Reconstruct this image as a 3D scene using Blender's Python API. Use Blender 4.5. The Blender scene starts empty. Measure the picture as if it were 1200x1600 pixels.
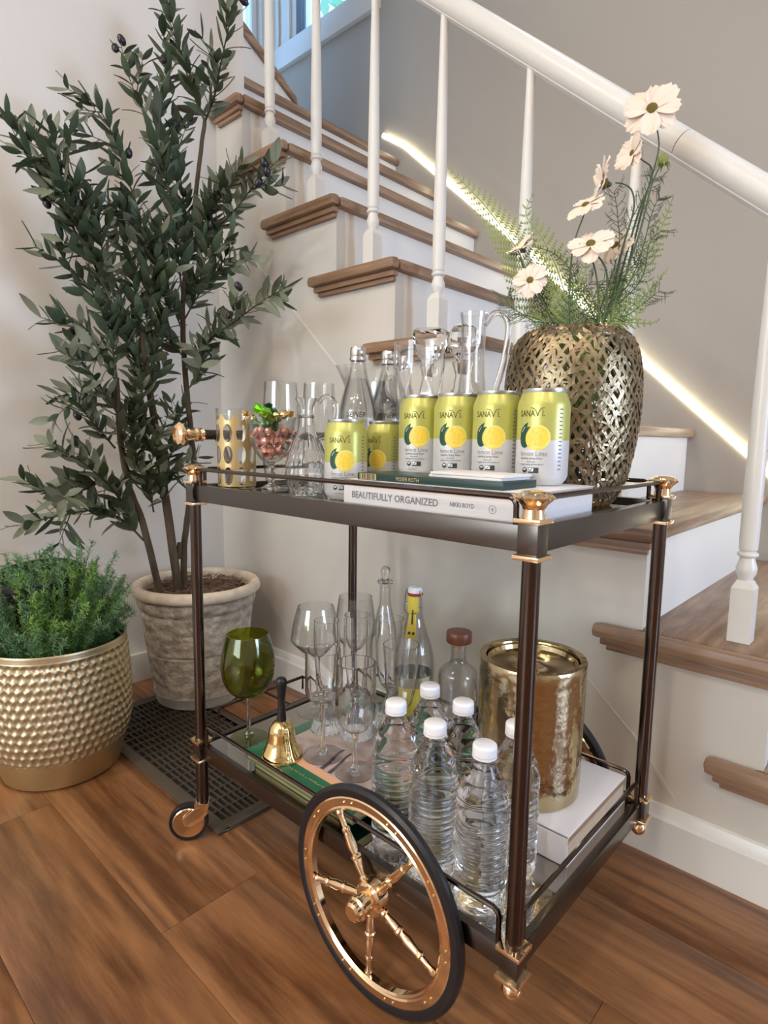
import bpy, bmesh, math, random
from mathutils import Vector, Matrix
from math import sin, cos, pi, radians

# ------------------------------------------------------------------ camera, world, lights, exposure
SC = bpy.context.scene
COL = SC.collection
cam_data = bpy.data.cameras.new('camera')
cam = bpy.data.objects.new('camera', cam_data)
COL.objects.link(cam)
R_ = Vector((0.73548, 0.67739, 0.01444)); U_ = Vector((-0.09467, 0.08164, 0.99216)); F_ = Vector((-0.67090, 0.73108, -0.12417))
cam.matrix_world = Matrix(((R_.x, U_.x, -F_.x, 0.9523), (R_.y, U_.y, -F_.y, -0.5433), (R_.z, U_.z, -F_.z, 0.7593), (0, 0, 0, 1)))
cam_data.sensor_fit = 'VERTICAL'
cam_data.sensor_height = 36.0
cam_data.lens = 36.0 * 927.64 / 1600.0
cam_data.clip_start = 0.02
SC.camera = cam
SC.view_settings.view_transform = 'Standard'
SC.view_settings.look = 'None'
SC.view_settings.gamma = 1.0
SC.view_settings.use_curve_mapping = False
SC.view_settings.exposure = 0.33

world = bpy.data.worlds.new('sky')
SC.world = world
world.use_nodes = True
wn = world.node_tree
bg = wn.nodes['Background']
tc = wn.nodes.new('ShaderNodeTexCoord'); sx = wn.nodes.new('ShaderNodeSeparateXYZ'); cr = wn.nodes.new('ShaderNodeValToRGB')
wn.links.new(tc.outputs['Generated'], sx.inputs[0]); wn.links.new(sx.outputs['Z'], cr.inputs[0]); wn.links.new(cr.outputs[0], bg.inputs[0])
cr.color_ramp.elements[0].color = (0.45, 0.68, 1.0, 1); cr.color_ramp.elements[1].color = (0.16, 0.42, 0.95, 1)
bg.inputs[1].default_value = 3.0


def area_light(name, loc, rot, size, power, color, shape='DISK', size_y=None):
    d = bpy.data.lights.new(name, 'AREA')
    d.shape = shape; d.size = size; d.energy = power; d.color = color
    if size_y: d.size_y = size_y
    o = bpy.data.objects.new(name, d); COL.objects.link(o)
    o.location = loc; o.rotation_euler = rot
    return o


WARM = (1.0, 0.875, 0.72)
for lx, ly, lp in ((-0.15, -0.95, 8), (0.9, -1.5, 12), (2.1, -0.6, 8), (2.1, -1.9, 7), (-0.1, -1.9, 9), (0.0, -3.0, 7), (1.1, -3.0, 7), (3.3, -1.2, 7)):
    area_light('ceiling_downlight', (lx, ly, 2.66), (0, 0, 0), 0.11, lp, WARM)
# daylight from the big window on the open side of the room, and the stair window
area_light('window_daylight', (4.25, 0.80, 1.15), (0, radians(90), 0), 1.3, 85, (0.50, 0.68, 1.0), 'RECTANGLE', 1.2)
area_light('patio_daylight', (0.2, -3.9, 1.35), (radians(90), 0, 0), 1.8, 62, (0.74, 0.87, 1.0), 'RECTANGLE', 1.6)
area_light('stair_ceiling_light', (0.3, 1.05, 3.4), (0, 0, 0), 0.25, 4, (1.0, 0.86, 0.68))

# ------------------------------------------------------------------ materials
def _nodes(m):
    m.use_nodes = True
    return m.node_tree.nodes, m.node_tree.links, m.node_tree.nodes['Principled BSDF']


def pbr(name, col, rough=0.5, metal=0.0, spec=0.5, emit=None, es=0.0, noise=None, bump=None, coat=0.0, trans=0.0, ior=1.5):
    """noise = (scale, colour2, stretch xyz); bump = (scale, strength, distance)"""
    m = bpy.data.materials.new(name)
    n, l, b = _nodes(m)
    b.inputs['Base Color'].default_value = (*col, 1)
    b.inputs['Roughness'].default_value = rough
    b.inputs['Metallic'].default_value = metal
    b.inputs['Specular IOR Level'].default_value = spec
    b.inputs['Coat Weight'].default_value = coat
    b.inputs['Transmission Weight'].default_value = trans
    b.inputs['IOR'].default_value = ior
    if emit:
        b.inputs['Emission Color'].default_value = (*emit, 1); b.inputs['Emission Strength'].default_value = es
    if noise or bump:
        t = n.new('ShaderNodeTexCoord')
    if noise:
        mp = n.new('ShaderNodeMapping'); mp.inputs['Scale'].default_value = noise[2]
        nz = n.new('ShaderNodeTexNoise'); nz.inputs['Scale'].default_value = noise[0]; nz.inputs['Detail'].default_value = 6
        mx = n.new('ShaderNodeMix'); mx.data_type = 'RGBA'
        mx.inputs[6].default_value = (*col, 1); mx.inputs[7].default_value = (*noise[1], 1)
        rp = n.new('ShaderNodeValToRGB'); rp.color_ramp.elements[0].position = .35; rp.color_ramp.elements[1].position = .68
        l.new(t.outputs['Object'], mp.inputs[0]); l.new(mp.outputs[0], nz.inputs['Vector']); l.new(nz.outputs['Fac'], rp.inputs[0])
        l.new(rp.outputs[0], mx.inputs[0]); l.new(mx.outputs[2], b.inputs['Base Color'])
    if bump:
        bz = n.new('ShaderNodeTexNoise'); bz.inputs['Scale'].default_value = bump[0]; bz.inputs['Detail'].default_value = 5
        bp = n.new('ShaderNodeBump'); bp.inputs['Strength'].default_value = bump[1]; bp.inputs['Distance'].default_value = bump[2]
        l.new(t.outputs['Object'], bz.inputs['Vector']); l.new(bz.outputs['Fac'], bp.inputs['Height']); l.new(bp.outputs[0], b.inputs['Normal'])
    return m


def wood(name, dark, light, axis, rough=0.35, scale=1.0, coat=0.0, ring=0.5):
    """grain running along the given object axis"""
    m = bpy.data.materials.new(name)
    n, l, b = _nodes(m)
    t = n.new('ShaderNodeTexCoord'); oi = n.new('ShaderNodeObjectInfo')
    ad = n.new('ShaderNodeVectorMath'); ad.operation = 'ADD'
    sc = n.new('ShaderNodeVectorMath'); sc.operation = 'SCALE'; sc.inputs[3].default_value = 9.0
    cmb = n.new('ShaderNodeCombineXYZ')
    for i in range(3): l.new(oi.outputs['Random'], cmb.inputs[i])
    l.new(cmb.outputs[0], sc.inputs[0]); l.new(t.outputs['Object'], ad.inputs[0]); l.new(sc.outputs[0], ad.inputs[1])
    st = [14.0 * scale] * 3; st[axis] = 1.3 * scale
    mp = n.new('ShaderNodeMapping'); mp.inputs['Scale'].default_value = st
    l.new(ad.outputs[0], mp.inputs[0])
    dn = n.new('ShaderNodeTexNoise'); dn.inputs['Scale'].default_value = 0.9; dn.inputs['Detail'].default_value = 3; dn.inputs['Distortion'].default_value = 1.1
    l.new(mp.outputs[0], dn.inputs['Vector'])
    ml = n.new('ShaderNodeMath'); ml.operation = 'MULTIPLY'; ml.inputs[1].default_value = 26.0 * ring
    l.new(dn.outputs['Fac'], ml.inputs[0])
    sn = n.new('ShaderNodeMath'); sn.operation = 'SINE'; l.new(ml.outputs[0], sn.inputs[0])
    fn = n.new('ShaderNodeTexNoise'); fn.inputs['Scale'].default_value = 5.0; fn.inputs['Detail'].default_value = 8; fn.inputs['Roughness'].default_value = .7
    l.new(mp.outputs[0], fn.inputs['Vector'])
    a = n.new('ShaderNodeMath'); a.operation = 'MULTIPLY_ADD'; a.inputs[1].default_value = 0.11; a.inputs[2].default_value = -0.02
    l.new(sn.outputs[0], a.inputs[0])
    s2 = n.new('ShaderNodeMath'); s2.operation = 'ADD'; l.new(a.outputs[0], s2.inputs[0]); l.new(fn.outputs['Fac'], s2.inputs[1])
    rp = n.new('ShaderNodeValToRGB')
    rp.color_ramp.elements[0].position = .28; rp.color_ramp.elements[0].color = (*dark, 1)
    rp.color_ramp.elements[1].position = .72; rp.color_ramp.elements[1].color = (*light, 1)
    l.new(s2.outputs[0], rp.inputs[0])
    hv = n.new('ShaderNodeHueSaturation')
    mr = n.new('ShaderNodeMapRange'); mr.inputs[3].default_value = .93; mr.inputs[4].default_value = 1.07
    l.new(oi.outputs['Random'], mr.inputs[0]); l.new(mr.outputs[0], hv.inputs['Value']); l.new(rp.outputs[0], hv.inputs['Color'])
    l.new(hv.outputs[0], b.inputs['Base Color'])
    bp = n.new('ShaderNodeBump'); bp.inputs['Strength'].default_value = .18; bp.inputs['Distance'].default_value = .002
    l.new(fn.outputs['Fac'], bp.inputs['Height']); l.new(bp.outputs[0], b.inputs['Normal'])
    b.inputs['Roughness'].default_value = rough; b.inputs['Coat Weight'].default_value = coat; b.inputs['Coat Roughness'].default_value = .25
    return m


def thin_glass(name, tint=(1, 1, 1), edge=(0.55, 0.58, 0.56), rough=0.0, strength=1.0):
    """thin walled glass: see-through, reflecting and slightly darker towards grazing angles"""
    m = bpy.data.materials.new(name); m.use_nodes = True
    n, l = m.node_tree.nodes, m.node_tree.links
    n.clear()
    o = n.new('ShaderNodeOutputMaterial'); mix = n.new('ShaderNodeMixShader'); tr = n.new('ShaderNodeBsdfTransparent'); gl = n.new('ShaderNodeBsdfGlossy')
    lw = n.new('ShaderNodeLayerWeight'); lw.inputs[0].default_value = .35
    pw = n.new('ShaderNodeMath'); pw.operation = 'POWER'; pw.inputs[1].default_value = 3.0
    mc = n.new('ShaderNodeMix'); mc.data_type = 'RGBA'; mc.inputs[6].default_value = (*tint, 1); mc.inputs[7].default_value = (*edge, 1)
    lw2 = n.new('ShaderNodeLayerWeight'); lw2.inputs[0].default_value = .5
    p5 = n.new('ShaderNodeMath'); p5.operation = 'POWER'; p5.inputs[1].default_value = 4.0
    fr = n.new('ShaderNodeMath'); fr.operation = 'MULTIPLY_ADD'; fr.inputs[1].default_value = .9; fr.inputs[2].default_value = .045
    l.new(lw2.outputs['Facing'], p5.inputs[0]); l.new(p5.outputs[0], fr.inputs[0])
    ms = n.new('ShaderNodeMath'); ms.operation = 'MULTIPLY'; ms.inputs[1].default_value = strength; ms.use_clamp = True
    l.new(lw.outputs['Facing'], pw.inputs[0]); l.new(pw.outputs[0], mc.inputs[0]); l.new(mc.outputs[2], tr.inputs[0])
    l.new(fr.outputs[0], ms.inputs[0]); l.new(ms.outputs[0], mix.inputs[0]); gl.inputs['Roughness'].default_value = rough
    l.new(tr.outputs[0], mix.inputs[1]); l.new(gl.outputs[0], mix.inputs[2]); l.new(mix.outputs[0], o.inputs[0])
    return m


M = {}
M['wall'] = pbr('wall_paint', (0.70, 0.655, 0.595), .7, noise=(1.6, (0.66, 0.615, 0.555), (1, 1, 1)), bump=(220, .08, .002))
M['wall_stair'] = pbr('wall_plaster', (0.66, 0.615, 0.55), .55, noise=(2.4, (0.56, 0.52, 0.455), (1, 1, 1)), bump=(60, .12, .003))
M['wall_far'] = pbr('wall_taupe', (0.45, 0.405, 0.345), .7, bump=(180, .1, .002))
M['white'] = pbr('white_gloss_paint', (0.74, 0.715, 0.66), .3, bump=(90, .05, .001))
M['riser'] = pbr('riser_paint', (0.80, 0.755, 0.68), .4, bump=(50, .06, .001))
M['oak_y'] = wood('oak_tread', (0.19, 0.11, 0.062), (0.41, 0.265, 0.17), 1, .38, ring=.9)
M['oak_x'] = wood('oak_nosing', (0.17, 0.092, 0.048), (0.37, 0.225, 0.135), 0, .38)
M['plank'] = wood('floor_oak', (0.100, 0.036, 0.011), (0.335, 0.148, 0.058), 0, .33, .55, .12, 1.1)
M['subfloor'] = pbr('subfloor', (0.05, 0.025, 0.012), .8)
M['led'] = pbr('led', (1, .95, .8), .4, emit=(1.0, 0.93, 0.68), es=8)
M['gun'] = pbr('gunmetal', (0.115, 0.088, 0.074), .17, 1.0)
M['gun2'] = pbr('gunmetal_satin', (0.125, 0.108, 0.094), .27, 1.0)
M['rose'] = pbr('rose_gold', (0.96, 0.71, 0.44), .09, 1.0)
M['gold'] = pbr('polished_gold', (0.90, 0.68, 0.30), .08, 1.0)
M['brass'] = pbr('hammered_brass', (0.50, 0.405, 0.24), .15, 1.0, bump=(34, .5, .004))
M['brass_s'] = pbr('smooth_brass', (0.58, 0.47, 0.29), .12, 1.0)
M['goldpot'] = pbr('satin_gold', (0.55, 0.45, 0.275), .38, .85)
M['goldpot2'] = pbr('satin_gold_base', (0.50, 0.36, 0.17), .42, .8)
M['vase'] = pbr('antique_gold', (0.33, 0.255, 0.15), .34, .85, noise=(60, (0.17, 0.125, 0.07), (1, 1, 1)), bump=(130, .5, .002))
M['rubber'] = pbr('black_rubber', (0.012, 0.012, 0.014), .28)
M['black'] = pbr('black_plastic', (0.012, 0.011, 0.012), .35)
M['mirror'] = pbr('smoked_mirror', (0.40, 0.37, 0.34), .03, 1.0)
M['tableglass'] = thin_glass('table_glass', (.93, .97, .95), (.5, .62, .58))
M['glass'] = thin_glass('drinking_glass', (0.985, 0.988, 0.985), (0.45, 0.46, 0.45), strength=1.5)
M['gglass'] = thin_glass('olive_glass', (0.70, 0.74, 0.22), (0.13, 0.17, 0.01), strength=1.3)
M['crystal'] = pbr('crystal', (1, 1, 1), 0.0, trans=1.0, ior=1.46)
M['water'] = pbr('water_bottle_clear', (0.985, 0.99, 0.99), 0.0, trans=1.0, ior=1.33)
M['caps'] = pbr('white_plastic', (0.80, 0.79, 0.80), .45)
M['silver'] = pbr('silver_foil', (0.75, 0.74, 0.72), .2, 1.0)
M['wire'] = pbr('steel_wire', (0.35, 0.33, 0.30), .25, 1.0)
M['canyellow'] = pbr('can_yellow', (0.50, 0.49, 0.13), .33, .35)
M['canwhite'] = pbr('can_white', (0.62, 0.61, 0.60), .35, .25)
M['canmetal'] = pbr('can_aluminium', (0.6, 0.6, 0.58), .3, 1.0)
M['lemon'] = pbr('lemon_print', (0.82, 0.56, 0.03), .4, noise=(260, (0.86, 0.66, 0.12), (1, 1, 1)))
M['lemonrim'] = pbr('lemon_rim', (0.80, 0.72, 0.20), .4)
M['limeleaf'] = pbr('leaf_print', (0.004, 0.06, 0.03), .4)
M['ink'] = pbr('dark_ink', (0.03, 0.028, 0.026), .5)
M['inkgrey'] = pbr('grey_ink', (0.22, 0.22, 0.23), .5)
M['inkgreen'] = pbr('olive_ink', (0.12, 0.10, 0.01), .5)
M['goldink'] = pbr('gold_ink', (0.62, 0.47, 0.22), .35, .5)
M['bookwhite'] = pbr('white_book', (0.74, 0.70, 0.68), .5)
M['pages'] = pbr('pages', (0.56, 0.42, 0.29), .8, noise=(30, (0.42, 0.30, 0.19), (1, 1, 40)))
M['bookgreen'] = pbr('green_box', (0.008, 0.035, 0.028), .35)
M['coverg'] = pbr('green_cover', (0.008, 0.12, 0.055), .25, coat=.4)
M['goldpages'] = pbr('gilt_pages', (0.60, 0.50, 0.25), .35, .6, noise=(14, (0.40, 0.31, 0.14), (1, 1, 60)))
M['photo'] = pbr('cover_photo', (0.62, 0.50, 0.47), .25, noise=(16, (0.36, 0.26, 0.22), (1, 2, 1)), coat=.4)
M['photopeach'] = pbr('cover_photo_peach', (0.75, 0.40, 0.24), .25, coat=.4)
M['photodark'] = pbr('cover_photo_plum', (0.07, 0.04, 0.06), .25, coat=.4)
M['cork'] = pbr('cork', (0.45, 0.28, 0.18), .8, bump=(200, .4, .002))
M['walnutcap'] = pbr('brown_cap', (0.15, 0.045, 0.02), .4)
M['redseal'] = pbr('red_seal', (0.35, 0.04, 0.02), .5)
M['ylabel'] = pbr('yellow_label', (0.80, 0.60, 0.07), .5)
M['candypink'] = pbr('pink_foil', (0.80, 0.42, 0.34), .28, .5)
M['candygreen'] = pbr('green_foil', (0.30, 0.62, 0.06), .18, .75)
M['candydark'] = pbr('dark_green_foil', (0.02, 0.14, 0.04), .2, .6)
M['candygold'] = pbr('gold_foil', (0.75, 0.58, 0.28), .2, .9)
M['stone'] = pbr('cast_stone', (0.64, 0.57, 0.47), .9, noise=(30, (0.30, 0.25, 0.19), (1, 1, 1.6)), bump=(55, .9, .010))
M['stonerim'] = pbr('cast_stone_rim', (0.78, 0.67, 0.52), .85, noise=(18, (0.54, 0.43, 0.31), (1, 1, 1)), bump=(70, .35, .004))
M['stonebase'] = pbr('cast_stone_base', (0.68, 0.65, 0.60), .85, bump=(60, .5, .005))
M['moss'] = pbr('dry_moss', (0.16, 0.095, 0.060), .95, noise=(60, (0.30, 0.19, 0.13), (1, 1, 1)))
M['soil'] = pbr('soil', (0.05, 0.030, 0.018), .95, bump=(60, .8, .01))
M['bark'] = pbr('olive_bark', (0.105, 0.072, 0.038), .85, noise=(40, (0.05, 0.034, 0.02), (1, 1, .3)), bump=(90, .6, .004))
M['twig'] = pbr('olive_twig', (0.060, 0.062, 0.030), .7)
M['olive'] = pbr('black_olive', (0.018, 0.016, 0.022), .28)
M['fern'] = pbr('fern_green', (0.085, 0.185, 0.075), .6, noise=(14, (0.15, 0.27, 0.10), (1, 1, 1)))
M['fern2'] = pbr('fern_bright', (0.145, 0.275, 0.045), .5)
M['sprig'] = pbr('stem_green', (0.055, 0.085, 0.030), .6)
M['frond'] = pbr('frond_green', (0.22, 0.29, 0.055), .55)
M['petal'] = pbr('cream_petal', (0.82, 0.68, 0.555), .65)
M['petal'].node_tree.nodes['Principled BSDF'].inputs['Subsurface Weight'].default_value = 0.0
M['pistil'] = pbr('ochre_centre', (0.30, 0.21, 0.03), .8, bump=(400, 1, .002))
M['bud'] = pbr('green_bud', (0.20, 0.22, 0.05), .6)
M['vent'] = pbr('bronze_vent', (0.10, 0.078, 0.055), .5, .3)
M['ventdark'] = pbr('vent_pit_shade', (0.012, 0.008, 0.006), .8)  # near-black colour for the shade in the pit below the slats
M['winframe'] = pbr('window_frame_dark', (0.10, 0.12, 0.15), .4)
M['pane'] = thin_glass('window_glass', (.97, .99, 1), (.8, .85, .9))
M['treegreen'] = pbr('garden_leaf', (0.20, 0.42, 0.20), .6)


def leaf_material():
    m = bpy.data.materials.new('olive_leaf')
    n, l, b = _nodes(m)
    g = n.new('ShaderNodeNewGeometry'); oi = n.new('ShaderNodeObjectInfo'); mx = n.new('ShaderNodeMix'); mx.data_type = 'RGBA'
    t = n.new('ShaderNodeTexCoord'); nz = n.new('ShaderNodeTexNoise'); nz.inputs['Scale'].default_value = 9
    m2 = n.new('ShaderNodeMix'); m2.data_type = 'RGBA'
    m2.inputs[6].default_value = (0.030, 0.056, 0.026, 1); m2.inputs[7].default_value = (0.088, 0.120, 0.062, 1)
    l.new(t.outputs['Object'], nz.inputs['Vector'])
    ad = n.new('ShaderNodeMath'); ad.operation = 'ADD'; ad.inputs[1].default_value = 0
    l.new(nz.outputs['Fac'], ad.inputs[0]); l.new(oi.outputs['Random'], ad.inputs[1])
    md = n.new('ShaderNodeMath'); md.operation = 'FRACT'; l.new(ad.outputs[0], md.inputs[0]); l.new(md.outputs[0], m2.inputs[0])
    mx.inputs[7].default_value = (0.155, 0.17, 0.11, 1)
    l.new(g.outputs['Backfacing'], mx.inputs[0]); l.new(m2.outputs[2], mx.inputs[6]); l.new(mx.outputs[2], b.inputs['Base Color'])
    b.inputs['Roughness'].default_value = .5
    return m


M['leaf'] = leaf_material()

# ------------------------------------------------------------------ mesh builder
class MB:
    def __init__(s):
        s.v = []; s.f = []; s.mi = []; s.cur = 0

    def add(s, vs, fs):
        b = len(s.v); s.v.extend([tuple(p) for p in vs])
        for f in fs:
            s.f.append(tuple(b + i for i in f)); s.mi.append(s.cur)
        return s

    def box(s, x0, x1, y0, y1, z0, z1):
        return s.add([(x0, y0, z0), (x1, y0, z0), (x1, y1, z0), (x0, y1, z0), (x0, y0, z1), (x1, y0, z1), (x1, y1, z1), (x0, y1, z1)],
                     [(0, 3, 2, 1), (4, 5, 6, 7), (0, 1, 5, 4), (1, 2, 6, 5), (2, 3, 7, 6), (3, 0, 4, 7)])

    def lathe(s, prof, n=32, c=(0, 0, 0), rf=None, axis='z', closed=False):
        """prof: (r, z) list; rf(theta, z) multiplies the radius; closed joins the last ring to the first"""
        vs = []; fs = []; rings = []
        for r, z in prof:
            if r <= 1e-6:
                rings.append([len(vs)]); vs.append((0, 0, z))
            else:
                ring = []
                for i in range(n):
                    a = 2 * pi * i / n; k = r * (rf(a, z) if rf else 1.0)
                    ring.append(len(vs)); vs.append((k * cos(a), k * sin(a), z))
                rings.append(ring)
        prs = list(zip(rings[:-1], rings[1:]))
        if closed: prs.append((rings[-1], rings[0]))
        for a, b in prs:
            if len(a) == 1 and len(b) == 1: continue
            for i in range(n):
                j = (i + 1) % n
                if len(a) == 1: fs.append((a[0], b[j], b[i]))
                elif len(b) == 1: fs.append((a[i], a[j], b[0]))
                else: fs.append((a[i], a[j], b[j], b[i]))
        out = []
        for x, y, z in vs:
            if axis == 'y': x, y, z = x, z, y
            elif axis == 'x': x, y, z = z, x, y
            out.append((x + c[0], y + c[1], z + c[2]))
        return s.add(out, fs)

    def tube(s, pts, r, n=8, cap=True):
        """r: radius or list of radii"""
        P = [Vector(p) for p in pts]; k = len(P)
        rs = r if isinstance(r, (list, tuple)) else [r] * k
        vs = []; fs = []
        T = []
        for i in range(k):
            a = P[max(0, i - 1)]; b = P[min(k - 1, i + 1)]
            t = (b - a); T.append(t.normalized() if t.length > 1e-9 else Vector((0, 0, 1)))
        up = Vector((0, 0, 1)) if abs(T[0].z) < .9 else Vector((1, 0, 0))
        nrm = T[0].cross(up).normalized()
        for i in range(k):
            nrm = (nrm - T[i] * nrm.dot(T[i]))
            nrm = nrm.normalized() if nrm.length > 1e-6 else T[i].orthogonal().normalized()
            bn = T[i].cross(nrm)
            sc = 1.0
            if 0 < i < k - 1:
                d = (P[i] - P[i - 1]).normalized().dot((P[i + 1] - P[i]).normalized())
                sc = 1.0 / max(.6, math.sqrt(max(.0, (1 + d) / 2)))
            for j in range(n):
                a = 2 * pi * j / n
                vs.append(P[i] + (nrm * cos(a) + bn * sin(a)) * rs[i] * (sc if n > 4 else 1))
        for i in range(k - 1):
            for j in range(n):
                q = (j + 1) % n
                fs.append((i * n + j, i * n + q, (i + 1) * n + q, (i + 1) * n + j))
        if cap:
            fs.append(tuple(reversed(range(n)))); fs.append(tuple(range((k - 1) * n, k * n)))
        return s.add(vs, fs)

    def prism(s, poly, y0, y1, plane='xz'):
        """poly in x,z (or y,z) extruded along the third axis"""
        n = len(poly)
        if plane == 'xz': vs = [(a, y0, b) for a, b in poly] + [(a, y1, b) for a, b in poly]
        elif plane == 'yz': vs = [(y0, a, b) for a, b in poly] + [(y1, a, b) for a, b in poly]
        else: vs = [(a, b, y0) for a, b in poly] + [(a, b, y1) for a, b in poly]
        fs = [tuple(range(n)), tuple(reversed(range(n, 2 * n)))] + [(i, i + n, (i + 1) % n + n, (i + 1) % n) for i in range(n)]
        return s.add(vs, fs)

    def ball(s, c, r, n=10, m=6, sc=(1, 1, 1), rot=None):
        pr = [(r * sin(pi * i / m), -r * cos(pi * i / m)) for i in range(m + 1)]
        pr[0] = (0, -r); pr[-1] = (0, r)
        t = MB().lathe(pr, n)
        vs = [Vector((x * sc[0], y * sc[1], z * sc[2])) for x, y, z in t.v]
        if rot: vs = [rot @ v for v in vs]
        return s.add([v + Vector(c) for v in vs], t.f)

    def xf(s, mat):
        s.v = [tuple(mat @ Vector(p)) for p in s.v]; return s

    def mesh(s, name, mats, smooth=True, sharp=35):
        me = bpy.data.meshes.new(name)
        me.from_pydata(s.v, [], s.f)
        if not isinstance(mats, (list, tuple)): mats = [mats]
        for m in mats: me.materials.append(m)
        if len(mats) > 1: me.polygons.foreach_set('material_index', s.mi)
        bm = bmesh.new(); bm.from_mesh(me); bmesh.ops.recalc_face_normals(bm, faces=bm.faces); bm.to_mesh(me); bm.free()
        if smooth:
            me.shade_smooth()
            me.set_sharp_from_angle(angle=radians(sharp))
        me.update()
        return me

    def build(s, name, mats, parent=None, smooth=True, sharp=35, bevel=0):
        me = s.mesh(name, mats, smooth and not bevel, sharp)
        if bevel:
            bm = bmesh.new(); bm.from_mesh(me)
            bmesh.ops.remove_doubles(bm, verts=bm.verts, dist=1e-6)
            ed = [e for e in bm.edges if len(e.link_faces) == 2 and e.calc_face_angle(0) > .6]
            bmesh.ops.bevel(bm, geom=ed, offset=bevel, segments=2, affect='EDGES', profile=.6)
            bm.to_mesh(me); bm.free(); me.shade_smooth(); me.set_sharp_from_angle(angle=radians(50))
        return place(name, me, parent)


def place(name, me, parent=None, loc=None, mat=None):
    o = bpy.data.objects.new(name, me); COL.objects.link(o)
    if parent: o.parent = parent
    if loc is not None: o.location = loc
    if mat is not None: o.matrix_local = mat
    return o


def tag(o, label=None, cat=None, group=None, kind=None):
    if label: o['label'] = label
    if cat: o['category'] = cat
    if group: o['group'] = group
    if kind: o['kind'] = kind
    return o


def thing(name, label, cat, loc=(0, 0, 0), rz=0, group=None, kind=None):
    o = bpy.data.objects.new(name, None); COL.objects.link(o); o.empty_display_size = .05
    o.location = loc; o.rotation_euler = (0, 0, rz)
    return tag(o, label, cat, group, kind)


def dup(root, loc, rz=0, label=None):
    def cp(o, par):
        c = o.copy(); COL.objects.link(c)
        if par: c.parent = par
        for ch in kids[o.name]: cp(ch, c)
        return c
    kids = {}
    def walk(o):
        kids[o.name] = list(o.children)
        for c in o.children: walk(c)
    walk(root)
    r = cp(root, None); r.location = loc; r.rotation_euler = (0, 0, rz)
    if label: r['label'] = label
    return r


def text_verts(txt, size, shear=0.0, width=None, bold=0.0):
    """flat outline lettering as (verts, faces) in x,y, origin at the left of the baseline"""
    cu = bpy.data.curves.new('t', 'FONT'); cu.body = txt; cu.size = size; cu.resolution_u = 2; cu.shear = shear; cu.offset = size * bold
    ob = bpy.data.objects.new('t', cu); COL.objects.link(ob)
    dg = bpy.context.evaluated_depsgraph_get()
    me = bpy.data.meshes.new_from_object(ob.evaluated_get(dg))
    vs = [v.co.copy() for v in me.vertices]; fs = [tuple(p.vertices) for p in me.polygons]
    bpy.data.objects.remove(ob); bpy.data.curves.remove(cu); bpy.data.meshes.remove(me)
    w = max(v.x for v in vs) if vs else 0
    if width and w > 0:
        for v in vs: v.x *= width / w
        w = width
    return vs, fs, w


def bez(pts, n=8):
    """smooth curve through points (Catmull-Rom)"""
    P = [Vector(p) for p in pts]
    if len(P) < 3: return P
    out = []
    for i in range(len(P) - 1):
        a = P[max(0, i - 1)]; b = P[i]; c = P[i + 1]; d = P[min(len(P) - 1, i + 2)]
        for k in range(n):
            t = k / n
            out.append(.5 * ((2 * b) + (c - a) * t + (2 * a - 5 * b + 4 * c - d) * t * t + (-a + 3 * b - 3 * c + d) * t ** 3))
    out.append(P[-1])
    return out

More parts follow.
